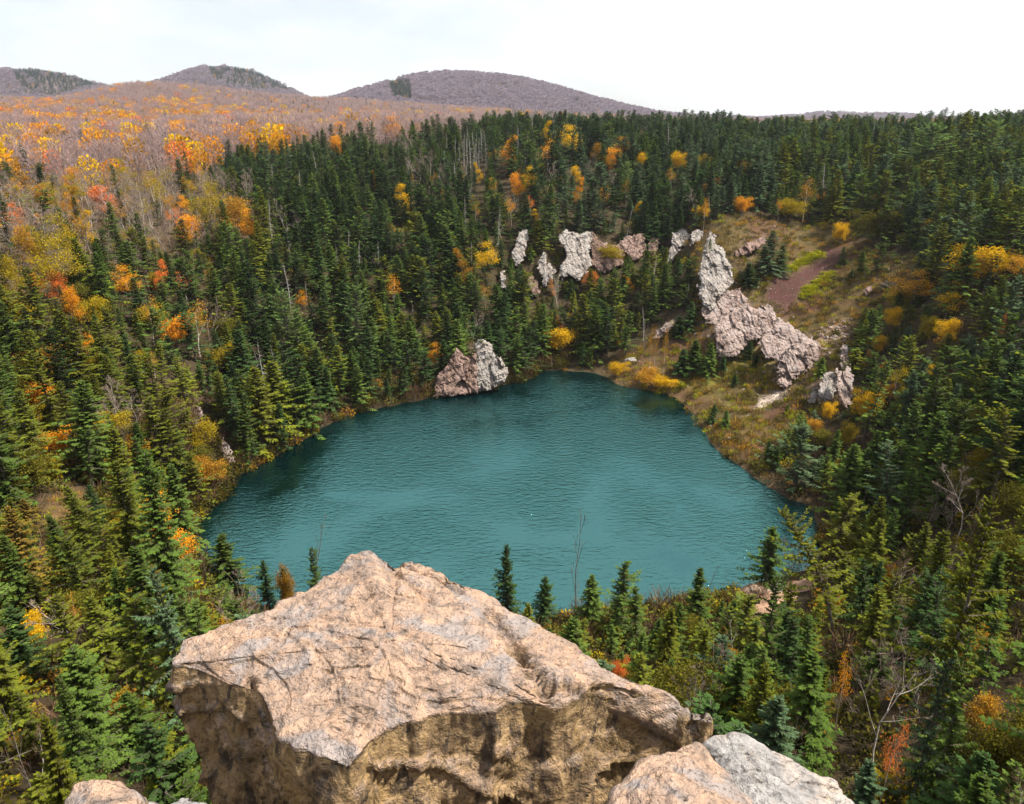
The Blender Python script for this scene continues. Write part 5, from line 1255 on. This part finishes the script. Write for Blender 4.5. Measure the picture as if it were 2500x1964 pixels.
ORD = ['nearest', 'second', 'third', 'fourth', 'fifth', 'sixth', 'seventh', 'eighth', 'ninth', 'tenth', 'eleventh', 'twelfth', 'thirteenth', 'fourteenth', 'fifteenth', 'sixteenth', 'seventeenth', 'eighteenth', 'nineteenth', 'twentieth']
TONEW = {'dark': 'dark green', 'mid': 'green', 'lime': 'yellow-green', 'blue': 'blue-green', 'rust': 'rusty', 'pale': 'bare pale', 'brown': 'bare brown', 'thin': 'thin leafless', 'grey': 'grey dead', 'bushy': 'green', 'olive': 'olive-yellow', 'ochre': 'ochre', 'orange': 'orange', 'yellow': 'yellow', 'red': 'red-orange'}
KINDW = {'spruce_tree': 'spruce', 'bare_tree': 'tree', 'dead_tree': 'snag', 'autumn_tree': 'autumn tree', 'leafy_bush': 'bush'}
buckets = {}
for i in chosen:
    q = TREES[i]
    if q['label']: continue
    x_, y_, _ = q['px']; ds = [math.hypot(x_-a, y_-b) for a, b, _ in MARKS]; k = int(np.argmin(ds)); a, b, ph = MARKS[k]
    dx, dy = x_-a, y_-b
    rel = ('left of' if dx < 0 else 'right of') if abs(dx) > abs(dy)*1.2 else ('above' if dy < 0 else 'below')
    buckets.setdefault((q['kind'], q['tone'], rel, ph), []).append((ds[k], i))
for (kd, tone, rel, ph), mem in buckets.items():
    mem.sort()
    for k, (_, i) in enumerate(mem):
        size = 'tall' if TREES[i]['h'] > 10 else 'small' if TREES[i]['h'] < 6.5 else 'mid-sized'
        o = '' if len(mem) == 1 else (', ' + (ORD[k] if k < len(ORD) else f'number {k+1}') + ' such')
        ph = ph if len(ph.split()) < 7 else ' '.join(ph.split()[:4])
        TREES[i]['label'] = f"{size} {TONEW[tone]} {KINDW[kd]}{o} {rel} {ph}"
GROUPW = {'spruce_tree': 'spruces around the lake', 'bare_tree': 'leafless trees on the slopes', 'dead_tree': 'grey dead trees', 'autumn_tree': 'autumn-coloured trees', 'leafy_bush': 'leafy bushes', 'birch_tree': 'slender white birches on the far bank', 'pine_tree': 'soft feathery pines'}
for i in chosen:
    q = TREES[i]; e = empty(q['kind'], tuple(q['p'] - np.array([0, 0, .15])))
    e.rotation_euler = (q['tilt'][0], q['tilt'][1], q['rot'] if q['kind'] != 'leaning_spruce' else 0.0); e.scale = q['s']
    tag(e, q['label'], q['cat'], GROUPW.get(q['kind']))
    add('trunk', q['proto'].trunk, e)
    if q['proto'].crown: add('crown', q['proto'].crown, e)
rest = [q for i, q in enumerate(TREES) if i not in chosen_set]
print('chosen', len(chosen), 'rest', len(rest), {k: sum(1 for i in chosen if TREES[i]['kind'] == k) for k in GROUPW}, round(time.time()-T0, 1))

def mass(name, items, label):
    """items: (proto, p, scale3, rot3) -> one object, kind stuff"""
    protos = []; ids = {}
    for it in items:
        if id(it[0]) not in ids: ids[id(it[0])] = len(protos); protos.append(it[0])
    me = bpy.data.meshes.new(name); V = np.array([it[1] for it in items], np.float32); me.vertices.add(len(V)); me.vertices.foreach_set('co', V.ravel())
    for nm, typ, arr, key in (('which', 'INT', np.array([ids[id(it[0])] for it in items], np.int32), 'value'), ('size', 'FLOAT_VECTOR', np.array([it[2] for it in items], np.float32).ravel(), 'vector'), ('turn', 'FLOAT_VECTOR', np.array([it[3] for it in items], np.float32).ravel(), 'vector')):
        a = me.attributes.new(nm, typ, 'POINT'); a.data.foreach_set(key, arr)
    o = add(name, me); tag(o, label, kind='stuff')
    ng = bpy.data.node_groups.new(name, 'GeometryNodeTree')
    ng.interface.new_socket('Geometry', in_out='INPUT', socket_type='NodeSocketGeometry'); ng.interface.new_socket('Geometry', in_out='OUTPUT', socket_type='NodeSocketGeometry')
    gi = ng.nodes.new('NodeGroupInput'); go = ng.nodes.new('NodeGroupOutput'); jn = ng.nodes.new('GeometryNodeJoinGeometry')
    def named(nm, typ):
        n = ng.nodes.new('GeometryNodeInputNamedAttribute'); n.data_type = typ; n.inputs['Name'].default_value = nm; return n.outputs['Attribute']
    w, sz, tn = named('which', 'INT'), named('size', 'FLOAT_VECTOR'), named('turn', 'FLOAT_VECTOR')
    for k, pr in enumerate(protos):
        cmp_ = ng.nodes.new('FunctionNodeCompare'); cmp_.data_type = 'INT'; cmp_.operation = 'EQUAL'; ng.links.new(w, cmp_.inputs[2]); cmp_.inputs[3].default_value = k
        oi = ng.nodes.new('GeometryNodeObjectInfo'); oi.inputs['Object'].default_value = pr.joined(); oi.inputs['As Instance'].default_value = True
        ip = ng.nodes.new('GeometryNodeInstanceOnPoints')
        ng.links.new(gi.outputs[0], ip.inputs['Points']); ng.links.new(cmp_.outputs[0], ip.inputs['Selection']); ng.links.new(oi.outputs['Geometry'], ip.inputs['Instance'])
        ng.links.new(tn, ip.inputs['Rotation']); ng.links.new(sz, ip.inputs['Scale']); ng.links.new(ip.outputs[0], jn.inputs[0])
    ng.links.new(jn.outputs[0], go.inputs[0])
    o.modifiers.new('grow', 'NODES').node_group = ng
    return o
mass('mixed_forest', [(q['proto'], q['p']-np.array([0, 0, .15]), q['s'], (q['tilt'][0], q['tilt'][1], q['rot'])) for q in rest], 'dense mixed forest of spruces around the lake')

# --- far woods
def far_band(r0, r1, sp):
    P = jitter_points(r0, r1, sp, 38); z = grid_z(P); P3 = np.concatenate([P, z[:, None]], 1); px, py, t = project(P3)
    k = (t > 5) & (px > -60) & (px < 2560); P3, px, py, t = P3[k], px[k], py[k], t[k]
    k = visible_ground(P3, 8.0); return P3[k], px[k], py[k], t[k]
items = []
P3, px, py, t = far_band(150, 1150, 5.2)
c1 = fbm(P3[:, 0], P3[:, 1], 0.012, 3, 61); c3 = fbm(P3[:, 0], P3[:, 1], 0.035, 2, 66); c2 = fbm(P3[:, 0], P3[:, 1], 0.02, 2, 71)
for i in range(len(P3)):
    hill_ = py[i] < np.interp(px[i], *BORDER) and px[i] < 1250
    if not hill_ and t[i] < 340: continue
    u = rs.random(); h = rs.uniform(7, 11)
    warm = np.interp(py[i], [200, 260, 330, 420], [.0, .06, .34, .5])*np.interp(px[i], [0, 500, 900, 1250], [1, .7, .35, .3]) + c1[i]*.6*np.interp(py[i], [210, 290], [.2, 1])
    warm *= .55; warm += .62*(c3[i] > .30)*np.interp(py[i], [230, 280], [.15, 1])*np.interp(px[i], [0, 600, 1000], [1, .7, .4])
    green = .055 + .10*max(0, min(1, (px[i]-450)/250))*(1 if py[i] < 330 else .5) + max(0, c2[i])*.15*(px[i] > 420)
    if px[i] > 1250 or not hill_: green = .8
    if u < green: pr = FAR['green'][0]; h *= rs.uniform(.7, 1.15)
    elif rs.random() < warm: pr = FAR[rs.choice(['orange', 'yellow', 'ochre', 'rose'], p=[.48, .24, .2, .08])][int(rs.integers(0, 2))]
    else: pr = FAR['bare'][int(rs.integers(0, 3))]
    s = h/pr.H; w = s*rs.uniform(.95, 1.25)
    items.append((pr, P3[i]-np.array([0, 0, .3]), (w, w, s), (0, 0, rs.uniform(0, 6.28))))
mass('hillside_woods', items, 'autumn hillside woods of bare, orange and yellow trees with scattered spruces')
print('hillside', len(items))
items = []
P3, px, py, t = far_band(1150, 2600, 9.0)
c1 = fbm(P3[:, 0], P3[:, 1], 0.006, 3, 81)
GREENS = [px_poly([(20,165),(300,190),(240,215),(120,245),(60,235)]), px_poly([(500,160),(640,178),(740,225),(620,225),(520,200)]), px_poly([(945,205),(1000,205),(1010,250),(960,255)])]
gr = np.zeros(len(P3), bool)
for g_ in GREENS: gr |= in_poly(px, py, g_)
for i in range(len(P3)):
    u = rs.random()
    g_ = (.93 if gr[i] else .035) + (c1[i] > .35)*.3*(gr[i] or px[i] > 1250)
    if u < g_: pr = FAR['green'][0]; h = rs.uniform(7, 11); w = 2.3
    elif u > .985: pr = FAR['ochre'][0]; h = rs.uniform(7, 10); w = 1.2
    else: pr = FAR['hill'][int(rs.integers(0, 3))]; h = rs.uniform(7, 13); w = 1.35
    s = h/pr.H; items.append((pr, P3[i]-np.array([0, 0, .5]), (s*w, s*w, s), (0, 0, rs.uniform(0, 6.28))))
mass('hill_woods', items, 'bare purple-grey woods with green patches covering the far hills')
print('hills', len(items), round(time.time()-T0, 1))

# ------------------------------------------------------------------ undergrowth, grass, stones
def plant_proto(name, rng, n, h, rad, size, mat, sliver=.3, up=.5):
    q = Quads(); az = rng.uniform(0, 6.28, n); r_ = rad*np.sqrt(rng.random(n)); p = np.stack([np.cos(az)*r_, np.sin(az)*r_, rng.uniform(0, 1, n)**1.3*h*(1-.5*(r_/rad)**2)], 1)
    d = nrm(np.stack([np.cos(az)*.7, np.sin(az)*.7, np.full(n, up)], 1)+rng.normal(0, .5, (n, 3))); l = size*rng.uniform(.5, 1.3, n)
    q.add(kites(p, d, l, l*sliver, nrm(rng.normal(0, 1, (n, 3))+np.array([0, 0, .4]))), np.stack([np.clip(p[:, 2]/h+.2, 0, 1), rng.random(n)], 1))
    t = Quads(); k = tubes([(np.zeros(3), np.array([.1*math.cos(a_), .1*math.sin(a_), .8*h]), .02, .008) for a_ in (0, 2, 4)], 3); t.add(k, np.tile([[.5, .5]], (len(k), 1)))
    return Proto(name, t.arrays(), q.arrays(), M['dtrunk'], mat, h, rad)
UB = [plant_proto('low_bush', np.random.default_rng(300+i), 150, 1.1, .9, .26, m) for i, m in enumerate((M['bush'], M['bush'], M['olive'], M['ochre']))]
UT = [plant_proto('twiggy_bush', np.random.default_rng(310+i), 130, 1.5, .8, .8, M['brown'], .022, 1.3) for i in range(2)]
UG = [plant_proto('grass_tuft', np.random.default_rng(320+i), 46, .30, .40, .40, m, .06, 1.6) for i, m in enumerate((M['straw'], M['moss'], M['ochre']))]
UM = [plant_proto('moss_tuft', np.random.default_rng(330), 60, .35, .5, .3, M['moss'], .3, .8)]
items = []
P = np.concatenate([jitter_points(13, 110, 1.25), jitter_points(110, 200, 2.2)]); P = P[poly_sd(P, SHORE) > np.where(P[:, 0] < 8, -.25, .1)]
P3 = np.concatenate([P, grid_z(P)[:, None]], 1); px, py, t = project(P3); k = (px > -40) & (px < 2540) & (py < 2020) & (t > 8); P3, px, py, t = P3[k], px[k], py[k], t[k]
op = in_poly(px, py, OPEN_SLOPE) | in_poly(px, py, LEFTOPEN); bad = in_poly(px, py, MAROON) | in_poly(px, py, WHITE) | in_poly(px, py, px_poly([(1815,1530),(1880,1450),(2060,1380),(2110,1400),(2000,1470),(1900,1545)]))
cl = fbm(P3[:, 0], P3[:, 1], .08, 2, 91)
for i in range(len(P3)):
    if bad[i]: continue
    u = rs.random(); s = rs.uniform(.5, 1.25)
    if op[i]:
        if u < .35+cl[i]*.4: continue
        pr = UG[int(rs.choice([0, 1, 2], p=[.5, .3, .2]))] if u < .93 else (UB[0] if u < .97 else UT[0]); s *= 1.2 if u < .93 else .55
    else:
        if u < .25: continue
        pr = UB[int(rs.choice([0, 1, 2, 3], p=[.42, .42, .09, .07]))] if u < .66 else UT[int(rs.integers(0, 2))] if u < .85 else UG[0]
    items.append((pr, P3[i]-np.array([0, 0, .05]), (s, s, s*rs.uniform(.7, 1.3)), (0, 0, rs.uniform(0, 6.28))))
for _ in range(5200):                                # rough herbs, heath and low scrub over the open slope
    q_ = np.array([rs.uniform(1470, 2340), rs.uniform(530, 1150)])
    if poly_sd(q_[None], OPEN_SLOPE)[0] > 6 or min(poly_sd(q_[None], MAROON)[0], poly_sd(q_[None], WHITE)[0]) < 0: continue
    if any(poly_sd(q_[None], P_)[0] < -3 for P_, sd0 in CRAGS if P_[:, 0].max() > 1690 and abs(P_[:, 0].mean()-q_[0]) < 140): continue
    h_ = hit(*q_)
    if h_ is None: continue
    u = rs.random(); nn_ = mnoise.noise(Vector((h_[0]*.12, h_[1]*.12, 3.)))
    if u < .24+.3*nn_: pr, s = UB[int(rs.integers(0, 2))], rs.uniform(.35, .9)
    elif u < .42+.2*nn_: pr, s = UT[int(rs.integers(0, 2))], rs.uniform(.25, .6)
    elif u < .47: pr, s = UB[2+int(rs.integers(0, 2))], rs.uniform(.3, .6)
    else: pr, s = UG[int(rs.choice([0, 1, 2], p=[.62, .26, .12]))], rs.uniform(.9, 1.9)
    items.append((pr, h_-np.array([0, 0, .06]), (s, s, s*rs.uniform(.7, 1.2)), (0, 0, rs.uniform(0, 6.28))))
for _ in range(2600):                                # thicket along the wooded shores
    k_ = int(rs.integers(0, len(SHORE))); c_ = SHORE.mean(0); q2 = SHORE[k_] + nrm(SHORE[k_]-c_)*rs.uniform(-.2, 9)
    if q2[0] > 12 and q2[1] > 75: continue
    zz_ = gz(q2[0], q2[1]); u = rs.random(); s = rs.uniform(.6, 1.5)*(1 if q2[1] > 80 else .8)
    pr = UB[int(rs.choice([0, 1, 2, 3], p=[.44, .44, .07, .05]))] if u < .7 else UT[int(rs.integers(0, 2))]
    xx_, yy_, _t = project(np.array([q2[0], q2[1], zz_]))
    if 1815 < xx_ < 2110 and 1375 < yy_ < 1545: continue
    items.append((pr, np.array([q2[0], q2[1], zz_-.05]), (s, s, s*rs.uniform(.8, 1.3)), (0, 0, rs.uniform(0, 6.28))))
for P_, sd0 in CRAGS:                                # plants rooted along the foot and edges of each crag
    Q_ = densify(P_, 6)
    for q_ in Q_[::2]:
        if q_[1] < P_[:, 1].mean() + .2*np.ptp(P_[:, 1]): continue
        h_ = hit(*(q_+rs.normal(0, 3, 2)))
        if h_ is not None: s = rs.uniform(.3, .7); items.append((UB[int(rs.integers(0, 2))] if rs.random() < .6 else UT[0], h_-np.array([0, 0, .1]), (s, s, s), (0, 0, rs.uniform(0, 6.28))))
for poly in (MOSS1, MOSS2):
    lo_, hi_ = poly.min(0), poly.max(0)
    for _ in range(420):
        q_ = lo_ + rs.random(2)*(hi_-lo_)
        if poly_sd(q_[None], poly)[0] < rs.normal(-2, 3):
            h_ = hit(*q_)
            if h_ is not None: s = rs.uniform(.7, 1.3); items.append((UM[0], h_-np.array([0, 0, .05]), (s, s, s), (0, 0, rs.uniform(0, 6.28))))
mass('undergrowth', items, 'low bushes, dry grass and bright ground plants on the slopes')
print('undergrowth', len(items), round(time.time()-T0, 1))

# loose stones
def stone_mesh(rng, k=2):
    import bmesh
    bm = bmesh.new(); bmesh.ops.create_icosphere(bm, subdivisions=k, radius=1.0); sd_ = Vector(rng.uniform(0, 50, 3))
    for v in bm.verts:
        c = v.co.copy(); f = 1 + .35*mnoise.noise(c*1.1+sd_) + .2*mnoise.noise(c*2.6+sd_)
        cel = mnoise.voronoi(c*1.3+sd_)[0]; f += .25*min(cel[1]-cel[0], .5); v.co = Vector((c.x*f, c.y*f*.85, c.z*f*.65))
    me = bpy.data.meshes.new('stone'); bm.to_mesh(me); bm.free(); me.materials.append(M['stone'])
    a = me.color_attributes.new('tint', 'FLOAT_COLOR', 'POINT'); a.data.foreach_set('color', np.ones(len(me.vertices)*4, np.float32)*.8)
    return me
class StoneProto:
    def __init__(s, me): s.o = bpy.data.objects.new('loose_stone', me)
    def joined(s): return s.o
STO = [StoneProto(stone_mesh(np.random.default_rng(400+i))) for i in range(4)]
items = []
for poly, n, sz in ((RUBBLE, 170, (.15, .6)), (OPEN_SLOPE, 420, (.08, .38)), (WHITE, 60, (.1, .3)), (MAROON, 260, (.05, .2)), (px_poly([(1870,870),(1960,840),(1990,900),(1930,960),(1880,990),(1840,1000)]), 150, (.15, .5))):
    lo_, hi_ = poly.min(0), poly.max(0)
    for _ in range(n):
        q_ = lo_ + rs.random(2)*(hi_-lo_)
        if poly_sd(q_[None], poly)[0] > 0: continue
        h_ = hit(*q_)
        if h_ is None: continue
        s = rs.uniform(sz[0], sz[1])*rs.uniform(.5, 1); items.append((STO[int(rs.integers(0, 4))], h_, (s, s, s), tuple(rs.uniform(0, 6.28, 3))))
for i in range(0, len(SHORE), 2):
    for _ in range(1):
        p = SHORE[i] + nrm(SHORE[i]-SHORE.mean(0))*rs.uniform(.3, 1.2); s = rs.uniform(.06, .22); items.append((STO[int(rs.integers(0, 4))], np.array([p[0], p[1], gz(p[0], p[1])]), (s, s, s), tuple(rs.uniform(0, 6.28, 3))))
mass('loose_stones', items, 'scattered loose stones on the open slope and along the shore')
for (px, py, s, lab) in [(1882,1441,1.1,'white rounded boulder at the water end of the trail'),(1845,1452,1.2,'pinkish flat boulder left of the white one by the trail'),(1535,880,0,''),(1541,880,.9,'small white stone on the far bank left of the birches')]:
    if not lab: continue
    h_ = hit(px, py); o = add('shore_boulder', stone_mesh(np.random.default_rng(int(px)), 4)); o.location = h_; o.scale = (s*1.25, s, s); tag(o, lab, 'boulder')
    if 'pinkish' in lab: o.data.materials[0] = M['boulder']
    else: o.data.materials[0] = M['greyrock']

# trail: a worn strip draped on the bank
def drape(name, line, width, mat, label=None):
    pts = [hit(*p) for p in line]; C_ = []
    for a, b in zip(pts[:-1], pts[1:]):
        for f in np.linspace(0, 1, 8, endpoint=False): C_.append(a+(b-a)*f)
    C_.append(pts[-1]); C_ = np.array(C_); d = nrm(np.gradient(C_[:, :2], axis=0)); nv = np.stack([-d[:, 1], d[:, 0]], 1); V = []; K_ = 9
    for i, c in enumerate(C_):
        wd = width*(.8+.35*math.sin(i*.7)+.15*math.sin(i*1.9))
        for k in range(K_):
            f = (k/(K_-1)-.5)*wd; x, y = c[0]+nv[i, 0]*f, c[1]+nv[i, 1]*f
            V.append((x, y, gz(x, y)+.10+.06*math.cos((k/(K_-1)-.5)*3.1)))
    n = len(C_); id_ = np.arange(n*K_).reshape(n, K_); F = np.stack([id_[:-1, :-1], id_[1:, :-1], id_[1:, 1:], id_[:-1, 1:]], -1).reshape(-1, 4)
    o = add(name, mesh_from(name, np.array(V), F, mat, np.tile(np.array([[.50, .32, .22]]), (len(V), 1)), smooth=True)); tag(o, label, kind='structure'); return o
drape('path', [(1838,1500),(1880,1472),(1930,1446),(1985,1418),(2035,1398),(2075,1392)], 3.0, M['ground'])
print('done', round(time.time()-T0, 1))

# ------------------------------------------------------------------ the air between here and the hills
hm, ht, ho = new_mat('thin_haze')
pv = N(ht, 'ShaderNodeVolumePrincipled'); pv.inputs['Color'].default_value = (0.86, 0.90, 1.0, 1); pv.inputs['Density'].default_value = 0.00007
pv.inputs['Anisotropy'].default_value = 0.2
L(ht, pv.outputs[0], ho.inputs['Volume'])
import bmesh
hb = bmesh.new(); bmesh.ops.create_cube(hb, size=1.0)
for v in hb.verts: v.co = Vector((v.co.x*5600, 1200 + v.co.y*3600, -6 + (v.co.z+.5)*240))
hme = bpy.data.meshes.new('haze'); hb.to_mesh(hme); hb.free(); hme.materials.append(hm)
haze = add('haze', hme); tag(haze, 'thin pale autumn haze over the valley', kind='stuff')
